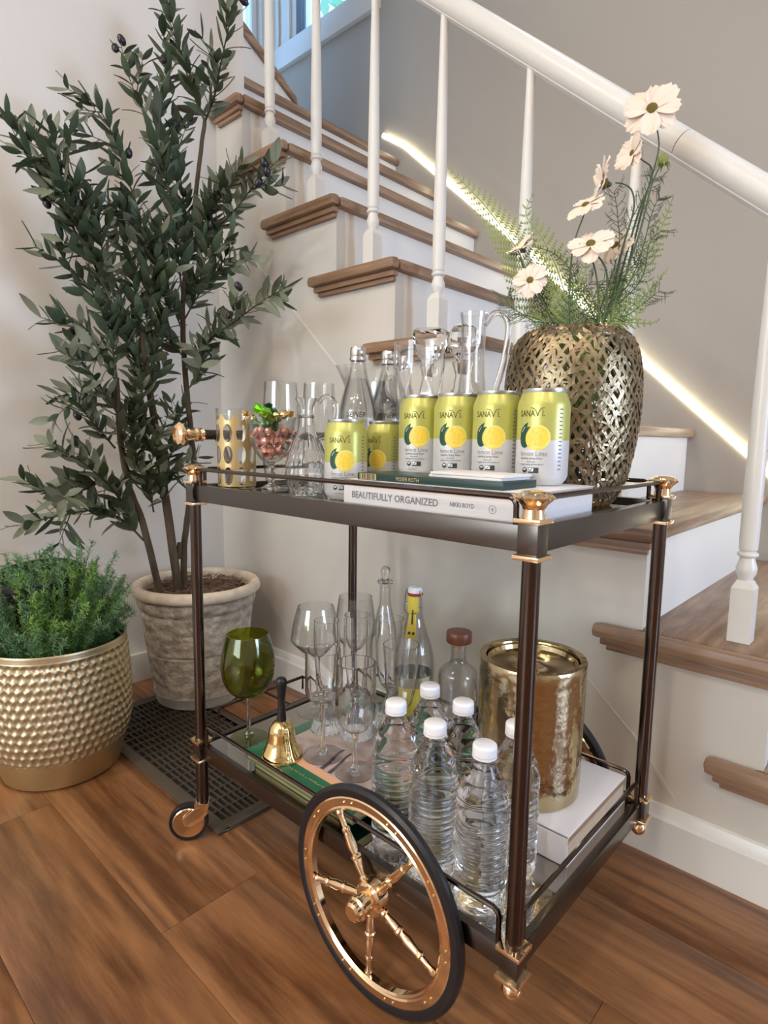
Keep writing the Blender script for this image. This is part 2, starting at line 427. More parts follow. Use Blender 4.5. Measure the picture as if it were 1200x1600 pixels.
# ---- measured positions (metres)
TRUNKS = [
 (0.012,0.007,[(-0.545, 0.248, 0.401), (-0.545, 0.229, 0.553), (-0.545, 0.212, 0.69), (-0.545, 0.196, 0.823), (-0.545, 0.183, 0.935), (-0.545, 0.176, 1.013)]),
 (0.0095,0.006,[(-0.545, 0.19, 0.418), (-0.545, 0.158, 0.534), (-0.545, 0.129, 0.619), (-0.545, 0.112, 0.724), (-0.545, 0.107, 0.819), (-0.545, 0.107, 0.897)]),
 (0.009,0.005,[(-0.545, 0.293, 0.565), (-0.545, 0.31, 0.671), (-0.545, 0.304, 0.758), (-0.545, 0.293, 0.895), (-0.545, 0.288, 1.028), (-0.545, 0.29, 1.111), (-0.545, 0.308, 1.228), (-0.545, 0.328, 1.346), (-0.545, 0.349, 1.48), (-0.534, 0.36, 1.575)]),
]
BRANCHES = [
 [(-0.534, 0.36, 1.575), (-0.55, 0.348, 1.622), (-0.569, 0.328, 1.698), (-0.569, 0.303, 1.763), (-0.569, 0.284, 1.857)],
 [(-0.534, 0.36, 1.575), (-0.456, 0.341, 1.602), (-0.394, 0.321, 1.644), (-0.356, 0.321, 1.713), (-0.328, 0.321, 1.775)],
 [(-0.545, 0.29, 1.111), (-0.548, 0.281, 1.223), (-0.551, 0.274, 1.285), (-0.551, 0.26, 1.391), (-0.551, 0.226, 1.493), (-0.551, 0.173, 1.597), (-0.551, 0.153, 1.666)],
 [(-0.545, 0.292, 1.176), (-0.561, 0.313, 1.313), (-0.578, 0.311, 1.429), (-0.578, 0.3, 1.504), (-0.578, 0.317, 1.573)],
 [(-0.545, 0.256, 1.372), (-0.566, 0.263, 1.473), (-0.588, 0.264, 1.571), (-0.588, 0.288, 1.688), (-0.588, 0.279, 1.774)],
 [(-0.545, 0.107, 1.064), (-0.548, 0.084, 1.12), (-0.551, 0.058, 1.173), (-0.551, 0.018, 1.235), (-0.551, -0.019, 1.293), (-0.551, -0.067, 1.357), (-0.551, -0.105, 1.426)],
 [(-0.545, 0.069, 1.153), (-0.52, 0.027, 1.23), (-0.494, -0.012, 1.294), (-0.494, -0.048, 1.347), (-0.494, -0.075, 1.4)],
 [(-0.545, 0.082, 1.119), (-0.526, 0.043, 1.222), (-0.507, 0.017, 1.306), (-0.507, -0.012, 1.35), (-0.507, -0.034, 1.42)],
 [(-0.545, 0.108, 1.079), (-0.528, 0.085, 1.161), (-0.511, 0.059, 1.236), (-0.511, 0.055, 1.305)],
 [(-0.545, 0.192, 1.202), (-0.558, 0.181, 1.309), (-0.571, 0.166, 1.382), (-0.571, 0.135, 1.467), (-0.571, 0.096, 1.523), (-0.571, 0.037, 1.534)],
 [(-0.545, 0.312, 1.229), (-0.522, 0.365, 1.294), (-0.408, 0.369, 1.333), (-0.324, 0.369, 1.372), (-0.243, 0.369, 1.397)],
 [(-0.545, 0.32, 1.263), (-0.512, 0.35, 1.344), (-0.414, 0.34, 1.364), (-0.357, 0.34, 1.394)],
 [(-0.545, 0.292, 0.929), (-0.5, 0.344, 1.015), (-0.356, 0.329, 1.045), (-0.248, 0.329, 1.076), (-0.161, 0.329, 1.092)],
 [(-0.545, 0.107, 0.897), (-0.564, 0.101, 1.005), (-0.583, 0.067, 1.108), (-0.583, 0.012, 1.148), (-0.583, -0.048, 1.177)],
 [(-0.545, 0.161, 0.483), (-0.558, 0.111, 0.542), (-0.571, 0.054, 0.568), (-0.571, -0.028, 0.564), (-0.571, -0.124, 0.547)],
 [(-0.545, 0.142, 0.518), (-0.519, 0.081, 0.615), (-0.493, 0.027, 0.666), (-0.493, -0.028, 0.711), (-0.493, -0.073, 0.74)],
 [(-0.545, 0.07, 0.654), (-0.524, 0.008, 0.627), (-0.504, -0.062, 0.622), (-0.504, -0.125, 0.659)],
 [(-0.545, 0.109, 0.803), (-0.526, 0.056, 0.877), (-0.506, 0.008, 0.93), (-0.506, -0.007, 0.977)],
 [(-0.545, 0.096, 0.724), (-0.526, 0.038, 0.785), (-0.507, -0.01, 0.827), (-0.507, -0.053, 0.79)],
 [(-0.545, 0.196, 0.823), (-0.559, 0.183, 0.888), (-0.574, 0.159, 0.966), (-0.574, 0.138, 1.042), (-0.574, 0.133, 1.118)],
 [(-0.545, 0.219, 0.648), (-0.553, 0.249, 0.715), (-0.561, 0.274, 0.792), (-0.561, 0.299, 0.845)],
 [(-0.545, 0.188, 0.903), (-0.536, 0.218, 1.018), (-0.526, 0.214, 1.126), (-0.526, 0.204, 1.232), (-0.526, 0.198, 1.306)],
 [(-0.545, 0.292, 1.062), (-0.53, 0.342, 1.151), (-0.504, 0.391, 1.214), (-0.372, 0.391, 1.207)],
 [(-0.545, 0.106, 0.881), (-0.523, 0.066, 0.952), (-0.501, 0.017, 1.001), (-0.501, -0.017, 1.01)],
 [(-0.545, 0.19, 0.556), (-0.522, 0.169, 0.643), (-0.498, 0.178, 0.725), (-0.498, 0.213, 0.806)],
 [(-0.545, 0.176, 1.013), (-0.565, 0.173, 1.125), (-0.585, 0.166, 1.219), (-0.585, 0.157, 1.308)],
 [(-0.545, 0.174, 0.982), (-0.537, 0.196, 1.094), (-0.528, 0.184, 1.197), (-0.528, 0.178, 1.286)],
 [(-0.545, 0.212, 0.69), (-0.533, 0.17, 0.741), (-0.521, 0.145, 0.804), (-0.521, 0.156, 0.868)],
 [(-0.545, 0.288, 1.028), (-0.542, 0.251, 1.12), (-0.539, 0.235, 1.211), (-0.539, 0.251, 1.308)],
 [(-0.545, 0.293, 0.962), (-0.56, 0.252, 1.009), (-0.575, 0.231, 1.056), (-0.575, 0.181, 1.08)],
 [(-0.545, 0.112, 0.724), (-0.544, 0.131, 0.804), (-0.543, 0.159, 0.901), (-0.543, 0.204, 0.985)],
 [(-0.545, 0.183, 0.935), (-0.565, 0.145, 0.996), (-0.585, 0.105, 1.085), (-0.585, 0.084, 1.141)],
 [(-0.545, 0.293, 0.878), (-0.519, 0.324, 0.922), (-0.492, 0.338, 0.963), (-0.492, 0.317, 1.01)],
 [(-0.545, 0.23, 0.57), (-0.522, 0.198, 0.625), (-0.5, 0.209, 0.667), (-0.5, 0.25, 0.649)],
 [(-0.545, 0.308, 1.228), (-0.54, 0.352, 1.278), (-0.529, 0.37, 1.354), (-0.481, 0.37, 1.39)],
 [(-0.545, 0.229, 1.179), (-0.553, 0.193, 1.25), (-0.562, 0.166, 1.29), (-0.562, 0.136, 1.312)],
 [(-0.545, 0.29, 1.111), (-0.52, 0.322, 1.178), (-0.495, 0.331, 1.224), (-0.495, 0.325, 1.27)],
 [(-0.545, 0.129, 0.619), (-0.539, 0.149, 0.692), (-0.532, 0.132, 0.756), (-0.532, 0.167, 0.805)],
]
OLIVES = [(-0.565, 0.161, 1.712), (-0.565, 0.144, 1.667), (-0.565, 0.336, 1.591), (-0.565, 0.286, 1.557), (-0.565, 0.244, 1.428), (-0.565, 0.26, 1.394), (-0.565, 0.31, 1.393), (-0.565, 0.082, 1.333), (-0.565, -0.046, 1.272), (-0.565, -0.044, 1.259), (-0.565, 0.196, 1.219), (-0.565, 0.231, 1.202), (-0.565, 0.119, 1.249), (-0.263, 0.34, 1.394), (-0.253, 0.34, 1.356), (-0.292, 0.34, 1.333), (-0.494, 0.34, 1.306), (-0.423, 0.34, 1.087), (-0.409, 0.34, 1.074), (-0.352, 0.34, 1.163), (-0.565, 0.103, 1.024), (-0.565, 0.151, 1.023), (-0.565, 0.004, 0.978), (-0.565, -0.01, 0.837), (-0.565, -0.012, 0.792), (-0.565, -0.018, 0.757), (-0.565, 0.087, 0.862), (-0.565, 0.033, 0.839), (-0.378, 0.34, 1.782), (-0.318, 0.34, 1.757), (-0.565, 0.257, 1.703), (-0.565, 0.286, 1.837), (-0.565, 0.186, 1.447)]
STEMS = [
 [(0.564, 0.385, 0.901), (0.569, 0.4, 0.965), (0.578, 0.422, 1.045), (0.585, 0.442, 1.124), (0.592, 0.457, 1.178), (0.594, 0.466, 1.218), (0.584, 0.464, 1.262)],
 [(0.568, 0.371, 0.899), (0.57, 0.385, 0.972), (0.578, 0.404, 1.041), (0.586, 0.423, 1.109), (0.595, 0.438, 1.153), (0.594, 0.441, 1.175), (0.582, 0.432, 1.187), (0.575, 0.428, 1.196)],
 [(0.572, 0.357, 0.897), (0.573, 0.37, 0.969), (0.578, 0.388, 1.046), (0.585, 0.404, 1.104), (0.581, 0.405, 1.133), (0.571, 0.398, 1.144), (0.561, 0.389, 1.146)],
 [(0.539, 0.31, 0.895), (0.533, 0.315, 0.956), (0.529, 0.321, 1.013), (0.53, 0.329, 1.056), (0.536, 0.341, 1.092)],
 [(0.581, 0.332, 0.894), (0.578, 0.34, 0.954), (0.575, 0.345, 1.001), (0.566, 0.34, 1.024), (0.556, 0.333, 1.033)],
 [(0.566, 0.386, 0.901), (0.57, 0.402, 0.975), (0.578, 0.422, 1.045), (0.576, 0.424, 1.069), (0.562, 0.413, 1.079)],
 [(0.517, 0.324, 0.898), (0.497, 0.316, 0.961), (0.474, 0.301, 1.0), (0.459, 0.293, 1.036)],
 [(0.527, 0.315, 0.896), (0.51, 0.307, 0.939), (0.494, 0.299, 0.973), (0.48, 0.29, 0.996)],
 [(0.583, 0.35, 0.896), (0.587, 0.369, 0.986), (0.6, 0.396, 1.071), (0.606, 0.413, 1.138), (0.615, 0.428, 1.176)],
 [(0.579, 0.331, 0.894), (0.569, 0.334, 0.964), (0.561, 0.334, 1.01), (0.548, 0.327, 1.043)],
]
FLOWERS = [
 ((0.581, 0.462, 1.27),0.0386),
 ((0.572, 0.424, 1.196),0.0261),
 ((0.551, 0.38, 1.144),0.0367),
 ((0.537, 0.344, 1.106),0.0271),
 ((0.553, 0.333, 1.045),0.0319),
 ((0.56, 0.407, 1.059),0.029),
 ((0.462, 0.298, 1.048),0.0251),
 ((0.48, 0.29, 0.998),0.0242),
]
FRONDS = [
 [(0.503, 0.324, 0.897), (0.48, 0.316, 0.973), (0.453, 0.303, 1.043), (0.425, 0.285, 1.09), (0.396, 0.265, 1.131), (0.358, 0.239, 1.175)],
 [(0.536, 0.324, 0.894), (0.529, 0.326, 0.949), (0.508, 0.319, 1.016), (0.486, 0.306, 1.064), (0.466, 0.294, 1.097), (0.472, 0.305, 1.131)],
 [(0.537, 0.295, 0.893), (0.538, 0.313, 0.992), (0.517, 0.3, 1.029), (0.491, 0.279, 1.042)],
 [(0.571, 0.387, 0.898), (0.583, 0.415, 1.004), (0.603, 0.443, 1.059), (0.612, 0.459, 1.098), (0.619, 0.471, 1.135)],
 [(0.584, 0.367, 0.895), (0.605, 0.4, 0.97), (0.626, 0.426, 1.009), (0.632, 0.433, 1.02)],
 [(0.591, 0.345, 0.891), (0.606, 0.365, 0.932), (0.617, 0.381, 0.965), (0.633, 0.398, 0.979)],
 [(0.567, 0.384, 0.901), (0.546, 0.375, 0.964), (0.533, 0.368, 0.994), (0.52, 0.359, 1.013)],
 [(0.587, 0.371, 0.895), (0.61, 0.396, 0.922), (0.622, 0.41, 0.937), (0.629, 0.417, 0.944)],
 [(0.539, 0.309, 0.964), (0.55, 0.327, 1.011), (0.539, 0.324, 1.048)],
]
SPRIGS = [
 [(0.506, 0.326, 0.899), (0.476, 0.306, 0.943), (0.452, 0.287, 0.962), (0.444, 0.282, 0.977)],
 [(0.515, 0.319, 0.895), (0.496, 0.309, 0.941), (0.49, 0.308, 0.97), (0.495, 0.316, 0.99)],
 [(0.534, 0.322, 0.894), (0.523, 0.319, 0.94), (0.537, 0.338, 0.978), (0.549, 0.353, 0.998)],
 [(0.57, 0.341, 0.9), (0.558, 0.339, 0.948), (0.54, 0.329, 0.985), (0.531, 0.325, 1.013)],
 [(0.588, 0.344, 0.899), (0.604, 0.367, 0.946), (0.62, 0.385, 0.965), (0.632, 0.399, 0.98)],
 [(0.566, 0.382, 0.905), (0.572, 0.404, 1.004), (0.59, 0.428, 1.044), (0.596, 0.443, 1.103)],
 [(0.572, 0.372, 0.904), (0.569, 0.393, 1.04), (0.564, 0.398, 1.098), (0.556, 0.398, 1.137)],
 [(0.576, 0.362, 0.902), (0.594, 0.396, 1.008), (0.606, 0.424, 1.104), (0.612, 0.432, 1.124)],
 [(0.516, 0.291, 0.894), (0.498, 0.278, 0.918), (0.474, 0.261, 0.946)],
 [(0.554, 0.312, 0.894), (0.557, 0.322, 0.936), (0.566, 0.338, 0.983), (0.582, 0.356, 1.002)],
 [(0.56, 0.389, 0.974), (0.572, 0.418, 1.083), (0.588, 0.443, 1.142), (0.594, 0.451, 1.162)],
 [(0.577, 0.38, 0.923), (0.598, 0.413, 1.001), (0.603, 0.428, 1.06), (0.616, 0.443, 1.08)],
]
SEAM = [(-0.596, 1.276), (-0.242, 0.95), (0.223, 0.501), (0.475, 0.288), (0.58, 0.215), (0.665, 0.115)]
SPOKE0 = -92
# ------------------------------------------------------------------ the room
WX, WY, FY = -0.80, 0.56, 1.50     # left wall, wall below the stairs, far wall


def structure(name, label, cat):
    o = thing(name, label, cat); o['kind'] = 'structure'; return o


MB().box(-0.92, 4.4, -4.05, 1.6, -0.06, -0.010).build('floor_base', M['plank'])
fl = bpy.data.objects['floor_base']; fl.name = 'floor'; fl['kind'] = 'structure'; tag(fl, 'warm brown oak plank floor running along the stairs', 'floor')
rng = random.Random(5)
yy = WY - 0.002; row = 0
while yy > -1.0:
    x = WX + 0.002 - [0.0, .52, .95, .27, .74][row % 5]
    while x < 2.2:
        x0, x1 = max(x, WX + .002), min(x + 1.22, 2.3)
        if x1 - x0 > .05:
            cx, cy = (x0 + x1) / 2, yy - .09
            p = MB().box(x0 + .0003 - cx, x1 - .0003 - cx, -.08975, .08975, -.0095, 0).build('plank', M['plank'], fl, bevel=.0005)
            p.location = (cx, cy, 0)
        x += 1.22
    yy -= .18; row += 1

w = MB().box(WX - .12, WX, -4.05, 0.667, 0, 3.6).build('wall_left', M['wall'], bevel=0); w['kind'] = 'structure'
w = MB().box(WX - .12, 4.4, FY, FY + .1, 0, 2.70).box(-1.0, 4.4, FY, FY + .1, 2.70, 3.6).box(-1.76, -1.0, FY, FY + .1, 3.5, 3.6).box(-1.9, WX - .12, FY, FY + .1, 0, 2.70).build('wall_far', M['wall_far']); w['kind'] = 'structure'
w = MB().box(4.3, 4.4, -4.05, 1.6, 0, 3.6).build('wall_right', M['wall']); w['kind'] = 'structure'
w = MB().box(-0.92, 4.4, -4.15, -4.05, 0, 2.8).build('wall_back', M['wall']); w['kind'] = 'structure'
w = MB().box(-0.92, 4.4, -4.15, 0.58, 2.7, 2.8).build('ceiling', M['wall']); w['kind'] = 'structure'
w = MB().box(-1.9, 4.4, 0.56, 0.66, 2.7, 3.6).build('wall_upper', M['wall']); w['kind'] = 'structure'
w = MB().box(-1.9, 4.4, 0.56, 1.6, 3.6, 3.7).build('ceiling_stairs', M['wall']); w['kind'] = 'structure'
# stairwell end wall with its own small window opening
w = MB().box(-1.9, -1.76, 0.56, 1.6, 0, 2.28).box(-1.9, -1.76, 0.56, .98, 2.28, 3.6).box(-1.9, -1.76, 1.44, 1.6, 2.28, 3.6).box(-1.9, -.92, .56, .667, 1.9, 2.7).build('wall_stairwell', M['wall']); w['kind'] = 'structure'
w = MB().box(-1.76, -.90, .667, 1.5, 1.80, 1.92).build('floor_landing', M['riser']); w['kind'] = 'structure'

# windows
def window(name, frame_mb, pane_mb, trim_mb):
    t = frame_mb.build(name, M['winframe'] if name == 'window_1' else M['white'], bevel=.002); t['kind'] = 'structure'
    pane_mb.build('pane', M['pane'], t)
    trim_mb.build('casing', M['white'], t, bevel=.003)


window('window_1', MB().box(-1.545, -1.52, 1.49, 1.53, 2.702, 3.5).box(-1.545, -1.0, 1.49, 1.53, 2.702, 2.715).box(-1.03, -1.0, 1.49, 1.53, 2.702, 3.5),
       MB().box(-1.52, -1.03, 1.512, 1.516, 2.715, 3.5),
       MB().box(-1.76, -.985, 1.475, 1.5, 2.60, 2.705).box(-1.76, -1.545, 1.49, 1.58, 2.705, 3.5).box(-1.69, -1.675, 1.478, 1.49, 2.705, 3.5).box(-1.60, -1.585, 1.478, 1.49, 2.705, 3.5))
window('window_2', MB().box(-1.83, -1.80, .98, 1.44, 2.28, 2.31).box(-1.83, -1.80, .98, 1.01, 2.28, 3.6).box(-1.83, -1.80, 1.41, 1.44, 2.28, 3.6),
       MB().box(-1.818, -1.813, 1.01, 1.41, 2.31, 3.6),
       MB().box(-1.76, -1.745, .92, 1.47, 2.22, 2.28))
# garden tree outside the stair window
gt = thing('garden_tree', 'green leafy garden tree outside the stair window', 'tree', (-2.6, 4.2, 0))
MB().tube([(0, 0, 0), (.05, 0, 2), (0, .1, 4)], [.12, .09, .05], 8).build('trunk', M['bark'], gt)
rg = random.Random(2); fm = MB()
for i in range(900):
    a, b = rg.uniform(0, 6.28), rg.uniform(-1, 1); rr = rg.uniform(.3, 1.0) ** .5
    c = Vector((cos(a) * rr * 1.5, sin(a) * rr * .9, 4.0 + b * 1.4)); d = Vector((rg.gauss(0, 1), rg.gauss(0, 1), rg.gauss(0, 1))).normalized(); e = d.orthogonal().normalized()
    fm.add([c - d * .11, c + e * .05, c + d * .11, c - e * .05], [(0, 1, 2, 3)])
tag(fm.build('foliage', M['treegreen'], gt, smooth=False), kind='stuff')

# ------------------------------------------------------------------ stairs
NX = [-.638 + .2078 * k for k in range(-1, 9)]           # front nosing edge of each step (index 0 is the landing)
NZ = [1.757 + .1915 - .1915 * k for k in range(0, 10)]
NX[0] = -.85
stw = thing('wall_stair_side', 'plastered wall under the open side of the stairs', 'wall'); stw['kind'] = 'structure'
poly = [(WX, 0), (WX, NZ[1] - .027)]
for k in range(1, 10):
    poly.append((NX[k] - .02, NZ[k] - .027))
    if k < 9: poly.append((NX[k] - .02, NZ[k + 1] - .027))
poly.append((NX[9] - .02, 0))
sw = MB()
xs = [WX] + [NX[k] - .02 for k in range(1, 10)]
for k in range(9): sw.box(xs[k], xs[k + 1], WY, WY + .03, 0, NZ[k + 1] - .0265)
sw.build('plaster', M['wall_stair'], stw, smooth=False)
# hairline ridge running down the plaster, and corner beads beside each riser
def strip_xz(a, b, w_, y0, y1):
    d = Vector((b[0] - a[0], 0, b[1] - a[1])).normalized(); n_ = Vector((-d.z, 0, d.x)) * w_
    return MB().prism([(a[0] - n_.x, a[1] - n_.z), (b[0] - n_.x, b[1] - n_.z), (b[0] + n_.x, b[1] + n_.z), (a[0] + n_.x, a[1] + n_.z)], y0, y1)
strip_xz(SEAM[0], SEAM[1], .0022, WY - .002, WY + .001).build('plaster_ridge', M['white'], stw)
strip_xz(SEAM[1], SEAM[4], .0012, WY - .0012, WY + .001).build('plaster_ridge', M['wall_stair'], stw)
strip_xz(SEAM[4], SEAM[5], .0035, WY - .002, WY + .001).build('plaster_ridge', M['wall_stair'], stw)

st = thing('staircase', 'oak and white staircase rising behind the bar cart', 'staircase'); st['kind'] = 'structure'
for k in range(0, 10):
    X, Z = NX[k], NZ[k]
    xb = (NX[k - 1] if k else -1.2) - .035
    y0 = WY - .004 if k else .667
    if k == 1: xb = NX[0] - .035
    # riser under the front nosing, riser above belongs to the step over it
    zb = NZ[k + 1] if k < 9 else 0
    MB().box(X - .038, X - .022, (WY + .001) if k else .667, FY - .012, zb, Z - .0265).build('riser', M['riser'], st, smooth=False)
    xl = max(xb, WX + .001) if k else xb
    if k == 1:
        o = MB().box(WX + .001, X, y0, FY - .012, Z - .027, Z).box(xb, WX + .002, .668, FY - .012, Z - .027, Z).build('tread', M['oak_y'], st)
    else:
        o = MB().box(xb, X, y0, FY - .012, Z - .027, Z).build('tread', M['oak_y'], st, bevel=.0115)
    if k:
        x0 = X - .312
        if k == 1: x0 = WX + .002
        MB().box(x0, X + .0005, WY - .033, WY - .0035, Z - .0275, Z + .0005).build('return_nosing', M['oak_x'], st, bevel=.0125)
        MB().box(x0 + .014, X - .010, WY - .019, WY - .0005, Z - .041, Z - .0277).box(x0 + .024, X - .016, WY - .012, WY - .0005, Z - .052, Z - .041).build('cove_moulding', M['oak_x'], st, bevel=.003)
# winder knee wall with its sloping oak cap
MB().prism([(1.06, 1.93), (1.03, 2.045), (.667, 2.275), (.667, 1.93)], -1.04, -1.0, 'yz').build('knee_wall', M['riser'], st, smooth=False)
MB().prism([(1.045, 2.03), (1.035, 2.062), (.60, 2.345), (.60, 2.295)], -1.045, -.985, 'yz').build('oak_cap', M['oak_y'], st, bevel=.006)

# skirt board and trims
LED = [(-.955, 2.066), (-.83, 1.985), (-.29, 1.505), (.235, .998), (.548, .715), (.95, .34)]
sk = MB()
pl = [(x, z + .012) for x, z in LED]
sk.prism(pl + [(pl[-1][0], 0.05), (.2, .3), (-1.1, 1.2), (-1.1, 2.05)], FY - .012, FY, 'xz')
o = sk.build('trim_1', M['wall_far'], smooth=False); o['kind'] = 'structure'
bb = MB().prism([(WY, 0), (WY, .098), (WY - .006, .096), (WY - .010, .088), (WY - .012, .080), (WY - .018, .076), (WY - .018, 0)], WX + .018, NX[9] - .02, 'yz')
o = bb.build('baseboard_stairs', M['white'], sharp=20); o['kind'] = 'structure'
bb = MB().box(WX, WX + .018, -4.0, WY - .018, 0, .09)
o = bb.build('baseboard_left', M['white'], bevel=.004); o['kind'] = 'structure'

# LED strip light
ld = MB()
for a, b in zip(LED[:-1], LED[1:]):
    d = Vector((b[0] - a[0], 0, b[1] - a[1])).normalized(); n_ = Vector((-d.z, 0, d.x)) * .0085
    if n_.z < 0: n_ = -n_
    ld.prism([(a[0], a[1]), (b[0], b[1]), (b[0] + n_.x * 2, b[1] + n_.z * 2), (a[0] + n_.x * 2, a[1] + n_.z * 2)], FY - .0155, FY - .0125)
tag(ld.build('led_strip_light', M['led'], smooth=False), 'glowing warm white strip light along the far stair wall', 'light')

# railing
rl = thing('stair_railing', 'white turned balusters carrying a thick sloping white handrail', 'railing')
def railz(x): return 1.74 - .868 * (x - .04)
BX = [(-.599, 2), (-.389, 3), (-.167, 4), (.05, 5), (.276, 6), (.503, 7), (.735, 8)]
BY = .618
for x, k in BX:
    z0 = NZ[k]; H = railz(x) - z0 - .02; b = MB()
    h = .0175
    b.box(-h, h, -h, h, 0, .095)
    b.add([(-h, -h, .095), (h, -h, .095), (h, h, .095), (-h, h, .095), (-.011, -.011, .108), (.011, -.011, .108), (.011, .011, .108), (-.011, .011, .108)],
          [(0, 1, 5, 4), (1, 2, 6, 5), (2, 3, 7, 6), (3, 0, 4, 7), (4, 5, 6, 7)])
    b.lathe([(0, .1075), (.011, .1075), (.0115, .112), (.0155, .120), (.0165, .130), (.0125, .143), (.0115, .148), (.0155, .150), (.0165, .153), (.0155, .156), (.0120, .158), (.0145, .162), (.0150, .18), (.0150, .30), (.0085, H), (0, H)], 20)
    o = b.build('baluster', M['white'], rl, sharp=30); o.location = (x, BY, z0 + .0005)
    if k == 8: o.rotation_euler = (0, 0, 0)
rb = MB()
xa, xb_ = -.9, 1.35
rb.tube([(xa, 0, railz(xa) + .004), (.58, 0, railz(.58) + .004)], .0240, 24).tube([(.5812, 0, railz(.5812) + .004), (xb_, 0, railz(xb_) + .004)], .0240, 24)
o = rb.build('handrail', M['white'], rl); o.location = (0, BY, 0)
rb = MB().tube([(xa, 0, railz(xa) - .014), (xb_, 0, railz(xb_) - .014)], .014, 8)
o = rb.build('rail_fillet', M['white'], rl); o.location = (0, BY, 0)

# ------------------------------------------------------------------ floor vent
vt = thing('floor_vent', 'long bronze floor vent grille under the caster and pots', 'vent', (-.30, .16, 0))
vx0, vx1, vy0, vy1 = -.34, .318, -.141, .155
MB().box(vx0 + .01, vx1 - .01, vy0 + .01, vy1 - .01, .0003, .0015).build('pit_shade', M['ventdark'], vt, smooth=False)  # thin dark sheet on the floor, painted shade of the pit under the grille
MB().box(vx0, vx1, vy0, vy0 + .026, .0002, .008).box(vx0, vx1, vy1 - .026, vy1, .0002, .008).box(vx0, vx0 + .026, vy0 + .026, vy1 - .026, .0002, .008).box(vx1 - .026, vx1, vy0 + .026, vy1 - .026, .0002, .008).build('frame', M['vent'], vt, bevel=.0015)
sl = MB().box(vx0 + .024, vx1 - .024, -.0013, .0013, .0016, .0070).mesh('slat_long', M['vent'], False)
k = vy0 + .04
while k < vy1 - .03:
    place('slat', sl, vt, (0, k, 0)); k += .0135
sl = MB().box(-.0016, .0016, vy0 + .024, vy1 - .024, .0016, .0074).mesh('slat_cross', M['vent'], False)
k = vx0 + .06
while k < vx1 - .03:
    place('slat', sl, vt, (k, 0, 0)); k += .0335
# ------------------------------------------------------------------ bar cart
CW = .391; CL = .66
ct = thing('bar_cart', 'two-tier dark metal bar cart with rose gold knobs and wheels', 'cart')
def rod(mb, pts, r=.0032, n=8):
    return mb.tube(pts, r, n)
def corner_path(a, up, b, r=.008):
    """gallery rail: foot a, height z up, foot b with rounded corners"""
    a = Vector(a); b = Vector(b); d = (b - a).normalized(); z = Vector((0, 0, 1)); top = up
    A = Vector((a.x, a.y, top)); B = Vector((b.x, b.y, top))
    return [a, A - z * r, A - z * r * .3 + d * r * .3, A + d * r, B - d * r, B - z * r * .3 - d * r * .3, B - z * r, b]
knob_p = [(0, 0), (.0118, 0), (.0112, .004), (.0110, .009), (.0135, .014), (.0198, .0195), (.0206, .0215), (.0175, .0245), (.0115, .0275), (.006, .0285), (0, .0285)]
def facet(a, z): return 1 + (.035 * cos(12 * a) if z > .018 else 0)
for px, py in ((0, 0), (CL, 0), (CL, CW), (0, CW)):
    p = MB().lathe([(0, .15), (.0098, .15), (.0098, .66), (0, .66)], 24).build('post', M['gun'], ct); p.location = (px, py, 0)
    MB().box(-.0115, .0115, -.0115, .0115, .6425, .6755).build('joint_block', M['gun2'], p, bevel=.0012)
    MB().box(-.0115, .0115, -.0115, .0115, .1637, .1947).build('joint_block', M['gun2'], p, bevel=.0012)
    for z0 in (.6376, .6755, .1587, .1947):
        MB().box(-.0148, .0148, -.0148, .0148, z0, z0 + .005).build('collar', M['rose'], p, bevel=.0006)
    kb = MB().lathe(knob_p, 48, (0, 0, .6805), rf=facet).build('knob', M['rose'], p, sharp=20)
    if px > 0:
        MB().lathe([(0, .1325), (.006, .1335), (.0105, .1385), (.0125, .146), (.0105, .153), (.0065, .1565), (.0065, .1590), (0, .1590)], 20).build('finial', M['rose'], p)
    else:
        MB().lathe([(0, .074), (.0112, .074), (.0112, .1587), (0, .1587)], 20).build('caster_stem', M['gun'], p)
        cs = MB(); cxo = -.026
        cst = bpy.data.objects.new('caster', None); COL.objects.link(cst); cst.parent = ct; cst.location = (px, py, 0); cst.rotation_euler = (0, 0, radians(52 if py == 0 else 20))
        cs.box(-.014, .012, -.012, .012, .069, .0745)
        for sy in (-1, 1):
            y0 = -.0118 if sy < 0 else .0098
            cs.prism([(-.013, .0735), (.011, .0735), (.010, .055), (-.004, .040), (cxo + .006, .030), (cxo - .008, .034), (cxo - .010, .048), (-.014, .066)], y0, y0 + .002)
        cs.build('caster_fork', M['rose'], cst, bevel=.0005)
        MB().lathe([(.029, -.007), (.0345, -.0075), (.036, -.004), (.036, .004), (.0345, .0075), (.029, .007)], 40, (cxo, 0, .036), axis='y', closed=True).build('caster_tyre', M['rubber'], cst)
        MB().lathe([(0, -.0088), (.004, -.0088), (.022, -.0075), (.0275, -.0085), (.0292, -.0072), (.0292, .0072), (.0275, .0085), (.022, .0075), (.004, .0088), (0, .0088)], 40, (cxo, 0, .036), axis='y').build('caster_disc', M['rose'], cst)
